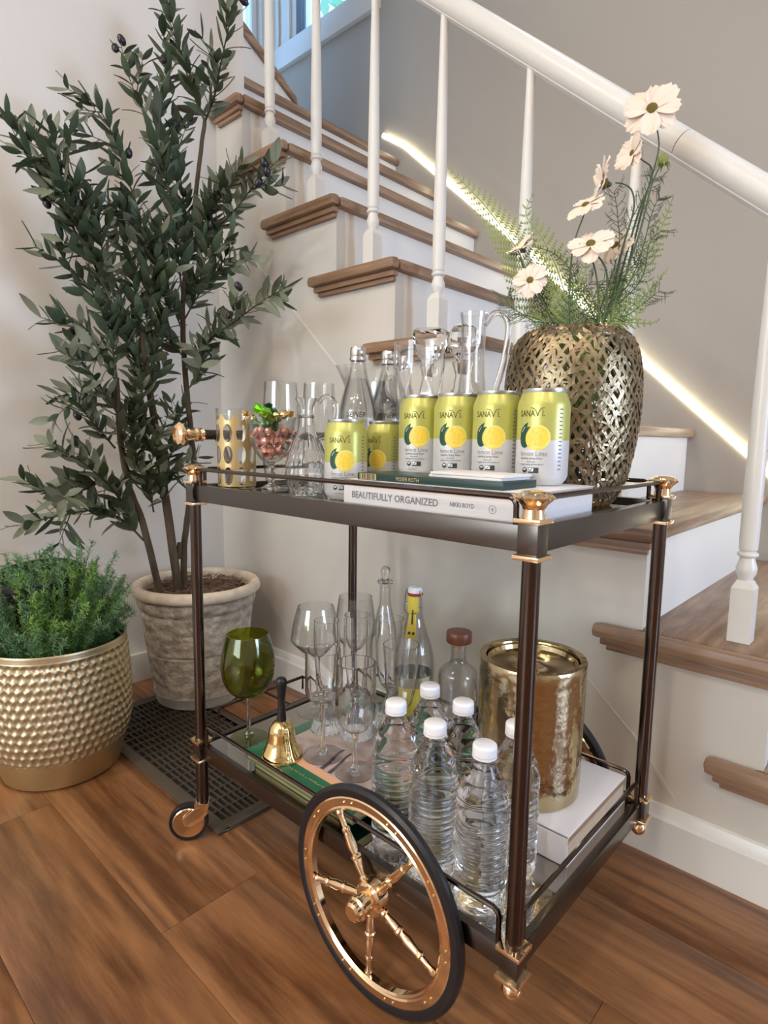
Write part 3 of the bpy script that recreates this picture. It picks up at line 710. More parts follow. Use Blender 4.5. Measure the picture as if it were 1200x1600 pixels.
# frames
def frame(z0, z1, t, name, mat, ix=.0115):
    MB().box(ix, CL - ix, -t, t, z0, z1).build(name, mat, ct, bevel=.001)
    MB().box(ix, CL - ix, CW - t, CW + t, z0, z1).build(name, mat, ct, bevel=.001)
    MB().box(-t, t, ix, CW - ix, z0, z1).build(name, mat, ct, bevel=.001)
    MB().box(CL - t, CL + t, ix, CW - ix, z0, z1).build(name, mat, ct, bevel=.001)
frame(.6446, .6727, .0072, 'tray_rail', M['gun2'])
frame(.1660, .1925, .0058, 'shelf_rail', M['gun2'])
MB().box(.0073, CL - .0073, .0073, CW - .0073, .6612, .6665).build('glass_top', M['tableglass'], ct, smooth=False)
MB().box(.006, CL - .006, .006, CW - .006, .184, .1895).build('mirror_shelf', M['mirror'], ct, smooth=False)
for zf, zt, of in ((.6727, .6998, 0), (.1925, .2300, 0)):
    for a, b in (((.020, of, zf), (CL - .020, of, zf)), ((.020, CW, zf), (CL - .020, CW, zf)), ((CL, .020, zf), (CL, CW - .020, zf))):
        rod(MB(), corner_path(a, zt, b)).build('gallery_rail', M['gun'], ct)
rod(MB(), corner_path((0, .020, .6727), .6998, (0, CW - .02, .6727))).build('gallery_rail', M['gun'], ct)
# bottle cradle outside the left end of the lower shelf
cr_ = MB()
rod(cr_, [(-.105, .103, .160), (-.105, .103, .190), (-.105, .330, .190), (-.105, .330, .160)], .0026)
for y in (.103, .216, .330): rod(cr_, [(-.105, y, .190), (-.006, y, .190)], .0026)
rod(cr_, [(-.009, .103, .190), (-.009, .330, .190)], .0026)
cr_.build('bottle_cradle', M['gun'], ct)
# push handle at the left end
hx, hz = -.045, .760
h = MB().tube([(hx, .044, hz), (hx, .347, hz)], .0092, 20).build('handle_bar', M['gun'], ct)
for s, y in ((-1, .030), (1, .361)):
    MB().lathe([(0, -.016), (.0095, -.016), (.0125, -.012), (.0095, -.008), (.0130, -.004), (.0130, 0), (.0095, .004), (.0105, .014), (0, .014)] if s > 0 else
               [(0, -.014), (.0105, -.014), (.0095, -.004), (.0130, 0), (.0130, .004), (.0095, .008), (.0125, .012), (.0095, .016), (0, .016)], 24, (hx, y, hz), axis='y').build('ferrule', M['rose'], h)
    kp = [(r, s * (z + .012)) for r, z in [(0, 0), (.009, 0), (.0085, .008), (.0125, .013), (.0205, .0175), (.0215, .0205), (.018, .024), (.0115, .027), (.0112, .0245), (0, .0245)]]
    MB().lathe(kp, 48, (hx, y, hz), rf=lambda a, z: 1 + .03 * cos(12 * a), axis='y').build('handle_knob', M['rose'], h, sharp=20)
for y in (.075, .316):
    MB().tube(bez([(hx, y, hz - .004), (hx + .014, y, hz - .018), (hx + .030, y, hz - .045), (-.006, y, .685), (-.006, y, .660)], 5), .0065, 10).build('handle_arm', M['gun'], ct)
# big wheels
def wheel(y, face):
    w_ = bpy.data.objects.new('wheel', None); COL.objects.link(w_); w_.parent = ct; w_.location = (.4565, y, .1497)
    MB().lathe([(.1345, -.0058), (.139, -.0078), (.145, -.0072), (.1492, -.0035), (.1498, 0), (.1492, .0035), (.145, .0072), (.139, .0078), (.1345, .0058)], 96, axis='y', closed=True).build('tyre', M['rubber'], w_)
    MB().lathe([(.1165, -.0045), (.119, -.0062), (.1215, -.0048), (.1235, -.0066), (.1325, -.0070), (.1345, -.0060), (.1345, .0060), (.1325, .0070), (.1235, .0066), (.1215, .0048), (.119, .0062), (.1165, .0045)], 96, axis='y', closed=True).build('rim', M['rose'], w_, sharp=25)
    rv = MB()
    for i in range(10):
        for d in (-.06, .06):
            a = 2 * pi * i / 10 + d
            rv.ball((.128 * cos(a), face * .0072, .128 * sin(a)), .0016, 8, 4)
    tag(rv.build('rivets', M['gold'], w_), kind='stuff')
    sp = [(0, .012), (.0052, .012), (.0052, .022), (.0066, .024), (.0066, .027), (.0045, .029), (.0062, .042), (.0062, .050), (.0075, .052), (.0075, .055), (.0048, .057), (.0068, .068), (.0052, .086), (.0062, .088), (.0062, .091), (.0042, .093), (.0040, .108), (.0058, .112), (.0040, .118), (0, .118)]
    sm = MB().lathe(sp, 16).mesh('spoke', M['rose'], sharp=28)
    for i in range(5):
        a = radians(SPOKE0 + 72 * i)
        o = place('spoke', sm, w_); o.rotation_euler = (0, pi / 2 - a, 0)
    o = MB().lathe([(0, .012), (.021, .012), (.0225, .008), (.0225, -.006), (.019, -.009), (.0135, -.010), (.0135, -.022), (.0155, -.024), (.0155, -.028), (.0125, -.030), (.0125, -.036), (.0095, -.039), (0, -.039)], 32, axis='y').build('hub', M['rose'], w_, sharp=28)
    if face > 0: o.rotation_euler = (0, 0, pi)
    nt = MB()
    for i in range(5):
        a = radians(SPOKE0 + 36 + 72 * i); nt.lathe([(0, .006), (.0034, .006), (.0034, .009), (0, .010)], 6, (.0175 * cos(a), 0, .0175 * sin(a)), axis='y')
    if face < 0: nt.v = [(x, -z_, y_) if False else (x, -y_, z_) for x, y_, z_ in nt.v]
    tag(nt.build('hub_nuts', M['gold'], w_), kind='stuff')
    return w_
wheel(-.0165, -1)
wheel(CW + .030, 1)
MB().lathe([(0, -.004), (.0058, -.004), (.0058, .412), (0, .412)], 16, (.4565, 0, .1497), axis='y').build('axle', M['gun'], ct)
for y in (.03, .36):
    MB().box(.4465, .4665, y - .006, y + .006, .140, .1835).build('axle_bracket', M['gun2'], ct, bevel=.001)
# ------------------------------------------------------------------ glassware builders
def shell(outer, th, bottom):
    """closed profile: outer wall then back down inside it; bottom = inner floor height"""
    inner = [(max(r - th, .0), z) for r, z in reversed(outer) if z > bottom]
    r_in = inner[-1][0]
    return [(0, outer[0][1])] + outer + inner + [(r_in * .6, bottom + .001), (0, bottom)]


def smooth_prof(pts, n=5):
    return [(max(0, p.x), p.y) for p in bez([(r, z, 0) for r, z in pts], n)]


TZ, LZ, BZ = .6667, .1897, .2215        # tray glass, mirror shelf, top of the cookbook


def stemware(name, label, loc, bowl, stem_r, stem_top, foot_r, mat, rf=None, ribfoot=False, group=None, th=.0013, foot_h=.006):
    t = thing(name, label, 'glass', loc, 0, group)
    b = smooth_prof(bowl, 5)
    inner = [(max(r - th, .0004), z) for r, z in reversed(b) if z > bowl[0][1] + .004]
    MB().lathe([(0, bowl[0][1])] + b + inner + [(0, bowl[0][1] + .0035)], 40, rf=rf).build('bowl', mat, t, sharp=60)
    MB().lathe(smooth_prof([(stem_r * 1.9, stem_top), (stem_r * 1.05, stem_top - .010), (stem_r, stem_top * .6), (stem_r * 1.1, .016), (stem_r * 2.2, foot_h + .0035)], 4), 16).build('stem', M['crystal'], t)
    if ribfoot:
        MB().lathe([(0, .0005), (foot_r, .0005), (foot_r, .004), (foot_r * .8, .016), (foot_r * .48, .036), (foot_r * .27, .055), (0, .056)], 72, rf=lambda a, z: 1 + .05 * cos(18 * a)).build('foot', M['crystal'], t, sharp=60)
    else:
        MB().lathe([(0, .0003), (foot_r, .0003), (foot_r, .0012), (foot_r * .6, .0022), (foot_r * .25, foot_h * .7), (stem_r * 1.7, foot_h + .004), (0, foot_h + .0045)], 40).build('foot', mat, t)
    return t


stemware('wine_glass', 'olive green ribbed wine glass on a clear stem', (.047, .073, LZ),
         [(.004, .083), (.026, .089), (.043, .108), (.0502, .138), (.048, .168), (.0385, .205)], .0035, .083, .036, M['gglass'], rf=lambda a, z: 1 + .010 * cos(32 * a))
stemware('wine_glass', 'large clear wine glass with an angular bowl near the big stone pot', (.052, .235, LZ),
         [(.004, .118), (.022, .126), (.049, .152), (.051, .160), (.045, .195), (.037, .226)], .0032, .118, .039, M['glass'])
stemware('wine_glass', 'large clear wine glass in front of the back post', (.066, .336, LZ),
         [(.004, .110), (.022, .118), (.044, .145), (.046, .155), (.041, .195), (.036, .230)], .0032, .110, .036, M['glass'])
stemware('cordial_glass', 'small clear straight-sided glass on the cookbook beside the bell', (.236, .092, BZ),
         [(.004, .098), (.022, .102), (.0290, .112), (.0300, .128), (.0296, .186)], .0038, .098, .034, M['crystal'])
stemware('champagne_flute', 'slim clear flute on a ribbed foot behind the cordial glass', (.172, .158, BZ),
         [(.004, .072), (.014, .080), (.0215, .110), (.0245, .150), (.0228, .208)], .0045, .072, .029, M['crystal'], ribfoot=True)
stemware('cut_goblet', 'cut crystal goblet with a rounded bowl at the front of the cookbook', (.312, .094, BZ),
         [(.004, .068), (.020, .076), (.030, .100), (.0325, .135), (.0315, .185)], .0038, .068, .033, M['crystal'], rf=lambda a, z: 1 + .022 * cos(14 * a) * (1 if z < .13 else .1), th=.0022)
stemware('champagne_flute', 'tall clear flute in the middle of the glasses on a ribbed foot', (.228, .180, BZ),
         [(.004, .075), (.014, .082), (.022, .112), (.0245, .160), (.0228, .226)], .0045, .075, .029, M['crystal'], ribfoot=True)
stemware('champagne_flute', 'clear flute in front of the ball stoppered bottle', (.242, .252, BZ),
         [(.004, .072), (.016, .080), (.024, .108), (.027, .150), (.0262, .206)], .0045, .072, .029, M['crystal'], ribfoot=True)
stemware('cut_goblet', 'clear goblet with a flared rim in front of the swing top bottle', (.296, .222, BZ),
         [(.004, .060), (.018, .068), (.026, .095), (.029, .13), (.032, .178)], .0045, .060, .029, M['crystal'], ribfoot=True, rf=lambda a, z: 1 + .02 * cos(12 * a) * (1 if z < .12 else 0))

# ------------------------------------------------------------------ bottles on the lower shelf
def bottle_shell(prof, th, floor, n=40, rf=None):
    return MB().lathe(shell(smooth_prof(prof, 4), th, floor), n, rf=rf)


t = thing('decanter_bottle', 'slender clear bottle closed by a glass ball stopper', 'bottle', (.143, .346, LZ))
bottle_shell([(.026, .0005), (.030, .004), (.031, .02), (.031, .13), (.027, .17), (.015, .215), (.0118, .235), (.0115, .272)], .0022, .006).build('body', M['glass'], t)
MB().lathe([(.0115, .270), (.0165, .272), (.017, .276), (.0115, .279)], 24, closed=True).build('collar', M['crystal'], t)
MB().lathe([(0, .262), (.007, .262), (.0088, .276), (.006, .281), (.0075, .285), (.0105, .292), (.0105, .298), (.007, .305), (0, .307)], 24).build('stopper', M['crystal'], t)

t = thing('swing_top_bottle', 'swing top glass bottle with a yellow neck label', 'bottle', (.226, .343, LZ))
bottle_shell([(.036, .0005), (.040, .004), (.041, .02), (.041, .11), (.037, .15), (.023, .195), (.016, .225), (.0148, .262)], .0025, .006).build('body', M['glass'], t)
MB().lathe([(.0372, .0062), (.0380, .012), (.0382, .105), (0, .106), (0, .0062)], 32).build('drink', pbr('pale_yellow_drink', (0.93, .94, .78), 0, trans=1, ior=1.33), t)
MB().lathe([(.0105, .262), (.0155, .262), (.0155, .268), (0, .268)], 24).build('seal', M['redseal'], t)
MB().lathe([(0, .268), (.0145, .268), (.0145, .274), (.011, .279), (0, .280)], 24).build('stopper', M['caps'], t)
wr = MB()
for s in (-1, 1):
    wr.tube(bez([(s * .0165, -.004, .272), (s * .0205, -.004, .262), (s * .0215, -.006, .245), (s * .017, -.012, .232), (s * .004, -.0175, .228)], 5), .0011, 6)
    wr.tube(bez([(s * .0155, -.004, .240), (s * .020, -.004, .243), (s * .0215, -.006, .245)], 4), .0011, 6)
wr.tube([(-.0165, -.004, .272), (.0165, -.004, .272)], .0011, 6)
wr.build('wire_bail', M['wire'], t)
lb = MB()                                                       # neck label facing the camera
def curved(mb, z0, z1, r0, r1, a0, a1, n=8):
    for i in range(n):
        p, q_ = a0 + (a1 - a0) * i / n, a0 + (a1 - a0) * (i + 1) / n
        mb.add([(r0 * cos(p), r0 * sin(p), z0), (r0 * cos(q_), r0 * sin(q_), z0), (r1 * cos(q_), r1 * sin(q_), z1), (r1 * cos(p), r1 * sin(p), z1)], [(0, 1, 2, 3)])
ca = radians(-62)
curved(lb, .228, .262, .0158, .0153, ca - .95, ca + .65)
curved(lb, .205, .228, .0208, .0158, ca - .55, ca + .35)
curved(lb, .182, .205, .0278, .0208, ca - .52, ca + .32)
lb.build('neck_label', M['ylabel'], t)
lb = MB(); curved(lb, .03, .085, .0414, .0414, ca - .6, ca + .5); lb.build('body_label', M['ylabel'], t)
lb = MB()
curved(lb, .208, .236, .0206, .0160, ca - .15, ca + .02); curved(lb, .189, .194, .0258, .0244, ca - .35, ca - .12); curved(lb, .189, .194, .0258, .0244, ca, ca + .2)
lb.build('lettering', M['ink'], t)

t = thing('liquor_bottle', 'round shouldered clear bottle with a wide brown cap', 'bottle', (.334, .343, LZ))
bottle_shell([(.032, .0005), (.036, .004), (.037, .02), (.037, .120), (.033, .140), (.018, .153), (.0145, .162), (.0145, .192)], .0024, .007).build('body', M['glass'], t)
MB().lathe([(.0350, .016), (.0345, .0165), (.0345, .019), (.0345, .019), (.0350, .0195)], 32, closed=True).build('base_ring', M['crystal'], t)
MB().lathe([(0, .176), (.009, .176), (.0118, .193), (0, .193)], 20).build('cork', M['cork'], t)
MB().lathe([(0, .193), (.0225, .193), (.0240, .195), (.0240, .211), (.0228, .2135), (0, .2135)], 36).build('cap', M['walnutcap'], t, sharp=50)

# ------------------------------------------------------------------ water bottles
wp = [(.020, .004), (.026, .001), (.0300, .004), (.0320, .012), (.0324, .020)]
zz = .024
while zz < .118:
    wp += [(.0325, zz), (.0318, zz + .0018), (.0297, zz + .0044), (.0318, zz + .0070)]; zz += .0088
wp += [(.0322, .121), (.0324, .126), (.0318, .136), (.0294, .140), (.0306, .144), (.0272, .150), (.0282, .155), (.0232, .161), (.0236, .165), (.0165, .178), (.0128, .184), (.0124, .190), (.0145, .1905), (.0145, .192), (.0118, .193), (.0118, .198)]
def petal(a, z): return 1 + (.05 * cos(5 * a) if z < .003 else 0) + (.011 * sin(3 * a + z * 160) + .006 * sin(7 * a - z * 310) if z < .17 else 0)
wm = MB().lathe([(0, .0035)] + wp + [(0, .199)], 48, rf=petal).mesh('bottle_body', M['water'], sharp=80)
cm = MB().lathe([(0, .2075), (.0125, .2075), (.0142, .206), (.0146, .2035), (.0146, .1945), (0, .1945)], 48, rf=lambda a, z: 1 + (.018 * cos(24 * a) if z < .205 else 0)).mesh('cap', M['caps'], sharp=50)
rm = MB().lathe([(.0118, .1912), (.0150, .1912), (.0150, .1938), (.0118, .1938)], 32, closed=True).mesh('neck_ring', M['caps'])
WB = [((.436, .050), 'clear ribbed water bottle just behind the big front wheel, beside the cookbook'),
      ((.513, .039), 'clear ribbed water bottle in the middle of the front row'),
      ((.5895, .0375), 'clear ribbed water bottle standing nearest of all to the viewer'),
      ((.436, .126), 'clear ribbed water bottle in the back row in front of the yellow labelled bottle'),
      ((.503, .116), 'clear ribbed water bottle in the back row in front of the brown capped bottle'),
      ((.590, .112), 'clear ribbed water bottle half hidden by the thick corner post')]
for (x, y), lab in WB:
    t = thing('water_bottle', lab, 'water bottle', (x, y, LZ), random.Random(int(x * 999)).uniform(0, 6), 'plastic water bottles on the lower shelf')
    place('bottle_body', wm, t); place('cap', cm, t); place('neck_ring', rm, t)

# ------------------------------------------------------------------ hand bell
t = thing('hand_bell', 'polished gold hand bell with a black wooden handle', 'bell', (.188, .042, BZ))
bp_ = smooth_prof([(.0355, .0008), (.0345, .006), (.029, .016), (.024, .030), (.0215, .046), (.0175, .057), (.010, .0635), (.003, .065)], 5)
MB().lathe(bp_ + [(0, .065), (0, .062)] + [(max(r - .0018, .001), z) for r, z in reversed(bp_) if z < .060], 48, closed=True).build('bell_body', M['gold'], t, sharp=50)
MB().lathe(smooth_prof([(.0078, .062), (.0082, .066), (.0066, .085), (.0062, .100), (.0080, .120), (.0092, .130), (.0075, .137), (.001, .1395)], 4) + [(0, .1395), (0, .062)], 24).build('handle', M['black'], t, sharp=60)
bl = MB()
for x0, z0, dx, dz in ((-.006, .041, .004, .003), (.001, .042, .004, .004), (-.002, .032, .001, .006), (.002, .031, .006, .003), (-.007, .022, .003, .005), (-.001, .023, .004, .004), (.004, .021, .003, .002)):
    for k in range(3):                                           # short brush-like marks, unreadable in the photograph
        u = x0 + dx * k / 3; v = z0 + dz * (k % 2); rr = .0226 + max(0, (.046 - v)) * .23
        bl.add([((rr + .0007) * cos(radians(-22) + p / .026), (rr + .0007) * sin(radians(-22) + p / .026), q) for p, q in ((u, v), (u + dx / 3, v + dz * .5), (u + dx / 3, v + dz * .5 + .0012), (u, v + .0012))], [(0, 1, 2, 3)])
bl.build('painted_marks', M['ink'], t, smooth=False)

# ------------------------------------------------------------------ books on the lower shelf
def book(name, label, x0, x1, y0, y1, z0, z1, cov, pages, spine='y0', cat='book', ct_=.002):
    cx, cy = (x0 + x1) / 2, (y0 + y1) / 2; t = thing(name, label, cat, (cx, cy, z0)); h = z1 - z0; a, b = (x1 - x0) / 2, (y1 - y0) / 2
    MB().box(-a, a, -b, b, 0, ct_).build('back_cover', cov, t, bevel=.0006)
    MB().box(-a, a, -b, b, h - ct_, h).build('front_cover', cov, t, bevel=.0006)
    m = .0012
    e = dict(y0=(-a + m, a - m, -b + .001, b - m), y1=(-a + m, a - m, -b + m, b - .001), x0=(-a + .001, a - m, -b + m, b - m), x1=(-a + m, a - .001, -b + m, b - m))[spine]
    MB().box(e[0], e[1], e[2], e[3], ct_, h - ct_).build('pages', pages, t, smooth=False)
    s = dict(y0=(-a, a, -b, -b + ct_), y1=(-a, a, b - ct_, b), x0=(-a, -a + ct_, -b, b), x1=(a - ct_, a, -b, b))[spine]
    MB().box(s[0], s[1], s[2], s[3], 0, h).build('spine', cov, t, bevel=.0006)
    return t
book('gift_book', 'gilt edged green book underneath the cookbook', .137, .352, .022, .30, LZ, LZ + .0145, M['coverg'], M['goldpages'], 'x0', ct_=.0008)
t = book('cookbook', 'green cookbook with a napkin photograph cover under the glasses', .125, .388, .014, .300, LZ + .0146, BZ - .0002, M['coverg'], M['goldpages'], 'x0', ct_=.0011)
hh = BZ - .0002 - LZ - .0146
MB().box(-.1315 + .026, .1315 - .022, -.143 + .030, .143 - .024, hh - .0002, hh + .00005).build('cover_picture', M['photo'], t, smooth=False)
MB().box(-.1315 + .026, .1315 - .022, -.143 + .030, -.143 + .046, hh, hh + .00012).build('picture_border', M['photopeach'], t, smooth=False)
MB().box(-.1315 + .200, .1315 - .022, -.143 + .100, -.143 + .125, hh, hh + .00012).build('picture_border', M['photopeach'], t, smooth=False)
pk = MB()
for k in range(2):
    pk.tube(bez([(.010 + k * .018, -.095, hh), (.005 + k * .018, -.070, hh), (-.004 + k * .018, -.045, hh), (-.006 + k * .018, -.028, hh)], 4), [.0042 - .0022 * i / 12 for i in range(13)], 6)
pk.v = [(x, y, hh + (z - hh) * .04 + .00016) for x, y, z in pk.v]
pk.build('picture_cutlery', M['photodark'], t)
rn = random.Random(4); fk = MB()                                 # worn gold ornament along two borders of the cover
for k in range(64):
    u = k * .0026; r1, r2 = rn.uniform(.0005, .0012), rn.uniform(.0009, .0026)
    if k % 11 == 10: continue
    x, y = -.075 + u, -.128 + rn.uniform(-.001, .001)
    fk.add([(x - r1, y, hh + .0003), (x, y - r2, hh + .0003), (x + r1, y, hh + .0003), (x, y + r2, hh + .0003)], [(0, 1, 2, 3)])
    x, y = .1315 - .011 + rn.uniform(-.001, .001), -.06 + u
    fk.add([(x - r2, y, hh + .0003), (x, y - r1, hh + .0003), (x + r2, y, hh + .0003), (x, y + r1, hh + .0003)], [(0, 1, 2, 3)])
fk.build('gold_ornament', M['goldink'], t, smooth=False)

book('white_book', 'thick white book lying under the brass ice bucket', .512, .643, .165, .368, LZ, LZ + .044, M['bookwhite'], M['pages'], 'y0')

# ------------------------------------------------------------------ ice bucket
t = thing('ice_bucket', 'hammered brass ice bucket with a sunken lid', 'ice bucket', (.540, .240, LZ + .0442))
def hammer(a, z): return 1 + .006 * sin(23 * a + 40 * sin(z * 50)) * sin(z * 420 + 5 * sin(7 * a)) if .02 < z < .182 else 1
pr_ = [(0, 0), (.072, 0), (.0755, .003), (.0762, .018)] + [(.0765 + .0015 * i / 40, .020 + .165 * i / 40) for i in range(41)] + [(.0785, .188), (.0785, .2035), (.0775, .2055), (.0700, .2055), (.0685, .204), (.0685, .190), (.0680, .189), (.06, .189), (0, .189)]
MB().lathe(pr_, 144, rf=hammer).build('bucket_body', M['brass'], t, sharp=40)
MB().lathe([(0, .1892), (.0672, .1892), (.0672, .199), (.0655, .2005), (.0630, .2005), (.0605, .1945), (.040, .1925), (.018, .1945), (.012, .1965), (0, .197)], 72).build('lid', M['brass_s'], t, sharp=40)
MB().lathe([(0, .1965), (.006, .1965), (.0055, .204), (.0105, .210), (.0115, .2145), (.008, .218), (0, .219)], 28).build('lid_knob', M['gold'], t)

# ------------------------------------------------------------------ cans
def wrap(vs, R, a0, z0, w_=0, xs=1.0, ys=1.0, off=.00025):
    return [((R + off) * cos(a0 + (v[0] * xs - w_ / 2) / R), (R + off) * sin(a0 + (v[0] * xs - w_ / 2) / R), z0 + v[1] * ys) for v in vs]
CR, CH, SZ = .0322, .1185, .0560
def make_can():
    t = thing('drink_can', 'x', 'can', (0, 0, 0))
    ms = [M['canmetal'], M['canyellow'], M['canwhite']]
    b = MB()
    b.cur = 0; b.lathe([(0, .004), (.021, .0035), (.0235, 0), (.0255, .0015)], 64)
    b.cur = 2; b.lathe([(.0255, .0015), (.0305, .0080), (CR, .0125), (CR, SZ)], 64)
    b.cur = 1; b.lathe([(CR, SZ), (CR, .098), (.0312, .1025), (.0285, .1095), (.0268, .1135)], 64)
    b.cur = 0; b.lathe([(.0268, .1135), (.0274, .1160), (.0274, .1180), (.0262, .1185), (.0250, .1170), (.0245, .1145), (0, .1145)], 64)
    b.build('can_body', ms, t, sharp=50)
    tab = MB().box(-.006, .006, -.011, .007, .1146, .1156).build('pull_tab', M['canmetal'], t, bevel=.0004)
    vs, fs, w_ = text_verts('S', .0108)
    W0 = -.004
    vs1, fs1, w1 = text_verts('SANA', .0106, 0, .0215, .016); vs2, fs2, w2 = text_verts('I.', .0106, 0, .0032, .016)
    l1 = MB().add(wrap([(v.x - .0200, v.y) for v in vs1], CR, 0, .0845), fs1).add(wrap([(v.x + .0096, v.y) for v in vs2], CR, 0, .0845), fs2)
    def ribbon(mb, pts, w0, R=CR, a0=0):
        P = [Vector((p[0], p[1], 0)) for p in bez([(a, c, 0) for a, c in pts], 6)]
        for i in range(len(P) - 1):
            d = (P[i + 1] - P[i]).normalized(); n_ = Vector((-d.y, d.x, 0)) * w0
            mb.add(wrap([P[i] - n_, P[i + 1] - n_, P[i + 1] + n_, P[i] + n_], R, a0, 0), [(0, 1, 2, 3)])
    ribbon(l1, [(-.0045, .0945), (.0000, .0935), (.0030, .0895), (.0045, .0845)], .0005)
    ribbon(l1, [(.0045, .0845), (.0060, .0895), (.0085, .0935), (.0125, .0945)], .0005)
    l1.build('brand_lettering', M['inkgreen'], t, smooth=False)
    for tx, sz, z0, wd, mt, xo in (('lemon Lime', .0085, .0368, .0350, 'inkgrey', -.017), ('Sparkling Spring Water', .0035, .0328, .0290, 'ink', -.016), ('infused with', .0026, .0290, .0110, 'ink', -.007),
                                   ('organic lemon & lime flavors', .0028, .0258, .0300, 'ink', -.016), ('12 FL OZ (355 mL)', .0024, .0105, .0140, 'ink', -.011)):
        vs, fs, w_ = text_verts(tx, sz, 0, wd)
        MB().add(wrap([(v.x + xo, v.y) for v in vs], CR, 0, z0), fs).build('lettering', M[mt], t, smooth=False)
    def patch(mb, ring, off, K=6):
        """a printed patch laid on the curved can wall, in rings so that it follows the wall"""
        n = len(ring); cx = sum(p[0] for p in ring) / n; cz = sum(p[1] for p in ring) / n
        pts = [(cx, cz)]
        for k in range(1, K + 1): pts += [(cx + (x - cx) * k / K, cz + (z - cz) * k / K) for x, z in ring]
        fs = [(0, 1 + i, 1 + (i + 1) % n) for i in range(n)]
        for k in range(K - 1): fs += [(1 + k * n + i, 1 + k * n + (i + 1) % n, 1 + (k + 1) * n + (i + 1) % n, 1 + (k + 1) * n + i) for i in range(n)]
        mb.add(wrap(pts, CR, 0, 0, off=off), fs)
    def disc(mb, cx, cz, r, off, n=28, sy=1.0, yo=0):
        patch(mb, [(cx + r * cos(2 * pi * i / n), cz + sy * r * sin(2 * pi * i / n)) for i in range(n)], off)
    lp = MB(); lp.cur = 1; disc(lp, .0060, .0590, .0150, .0003); lp.cur = 0; disc(lp, .0045, .0580, .0144, .00034); lp.cur = 1; disc(lp, .0063, .0598, .0130, .00038); lp.cur = 0; disc(lp, .0063, .0598, .0122, .00042)
    lp.build('lemon_print', [M['lemon'], M['lemonrim']], t, smooth=False)
    ll = MB(); disc(ll, -.0115, .0575, .0075, .00028, 20, 1.5)
    patch(ll, [(-.0180, .060), (-.0185, .065), (-.0165, .070), (-.0120, .0745), (-.0070, .0775), (-.0088, .0715), (-.0035, .0720), (-.0080, .0665), (-.0130, .061)], .0003)
    ll.build('leaf_print', M['limeleaf'], t, smooth=False)
    hl = MB(); patch(hl, [(-.0158, .0655), (-.0135, .0695), (-.0112, .0718), (-.0106, .0712), (-.0128, .0690), (-.0148, .0652)], .0006, 3)
    hl.build('leaf_highlight', M['canwhite'], t, smooth=False)
    bd = MB(); disc(bd, -.0095, .0195, .0034, .0003, 20)
    patch(bd, [(-.0040, .0162), (0, .0162), (.0045, .0162), (.0085, .0162), (.0085, .0228), (.0045, .0228), (0, .0228), (-.0040, .0228)], .0003)
    bd.build('badges', M['ink'], t, smooth=False)
    bw = MB(); disc(bw, -.0095, .0205, .0022, .0004, 16, .5)
    patch(bw, [(-.0035, .0180), (0, .0180), (.0022, .0180), (.0022, .0222), (0, .0222), (-.0035, .0222)], .0005)
    bw.build('badge_marks', M['canwhite'], t, smooth=False)
    ck = MB(); ribbon(ck, [(-.0022, .0205), (-.0012, .0188), (.0004, .0215), (.0018, .0228)], .00045); ck.v = [tuple(Vector(p) * 1.0) for p in ck.v]
    ck.v = [(x * 1.008, y * 1.008, z) for x, y, z in ck.v]
    ck.build('tick_mark', M['limeleaf'], t, smooth=False)
    bc = MB()
    for i in range(16):
        a = .98 + .010 * (i % 2); bc.add(wrap([(0, .020 + i * .0048), (.0045, .020 + i * .0048), (.0045, .022 + i * .0048), (0, .022 + i * .0048)], CR, a, 0), [(0, 1, 2, 3)])
    bc.build('fine_print', M['inkgrey'], t, smooth=False)
    return t
WBZ = .7031
CANS = [((.3875, .150), WBZ, 'lemon lime can in the book row, next to the cut goblet'), ((.4545, .148), WBZ, 'lemon lime can second from the goblet in the row of four on the books'),
        ((.5225, .145), WBZ, 'lemon lime can second from the gold vase in the row of four on the books'), ((.5905, .143), WBZ, 'lemon lime can at the gold vase end of the row of four'),
        ((.307, .074), TZ, 'lemon lime can on the tray beside the cut glass cruet'), ((.306, .162), TZ, 'lemon lime can on the tray partly hidden behind another can')]
c0 = make_can()
for i, ((x, y), z, lab) in enumerate(CANS):
    # the printed front looks towards the open side of the room
    a = math.atan2(-.5433 - y, .9523 - x) + [-.22, -.20, -.30, -.36, -.20, -.60][i]
    o = c0 if i == 0 else dup(c0, (0, 0, 0))
    o.location = (x, y, z); o.rotation_euler = (0, 0, a); o['label'] = lab; o['group'] = 'lemon lime drink cans'

# ------------------------------------------------------------------ books and box on the tray
t = book('home_book', 'white hardback lettered BEAUTIFULLY ORGANIZED on the tray', .366, .643, .014, .184, TZ, WBZ, M['bookwhite'], M['bookwhite'], 'y0')
b = MB()
for tx, sz, wd, xo, zo in (('BEAUTIFULLY ORGANIZED', .0125, .146, -.123, .0125), ('NIKKI BOYD', .0072, .034, .040, .0148)):
    vs, fs, w_ = text_verts(tx, sz, 0, wd, .018)
    b.add([(v.x + xo, -.0853, v.y + zo) for v in vs], fs)
b.build('lettering', M['inkgrey'], t, smooth=False)
b = MB()
for k in range(20):
    a0, a1 = 2 * pi * k / 20, 2 * pi * (k + 1) / 20
    b.add([(.098 + r * cos(a), -.0853, .016 + r * sin(a)) for r, a in ((.0042, a0), (.0042, a1), (.0048, a1), (.0048, a0))], [(0, 1, 2, 3)])
b.box(.0978, .0986, -.0853, -.0852, .0135, .0185).box(.0960, .1000, -.0853, -.0852, .0155, .0162)
b.build('spine_emblem', M['inkgrey'], t, smooth=False)

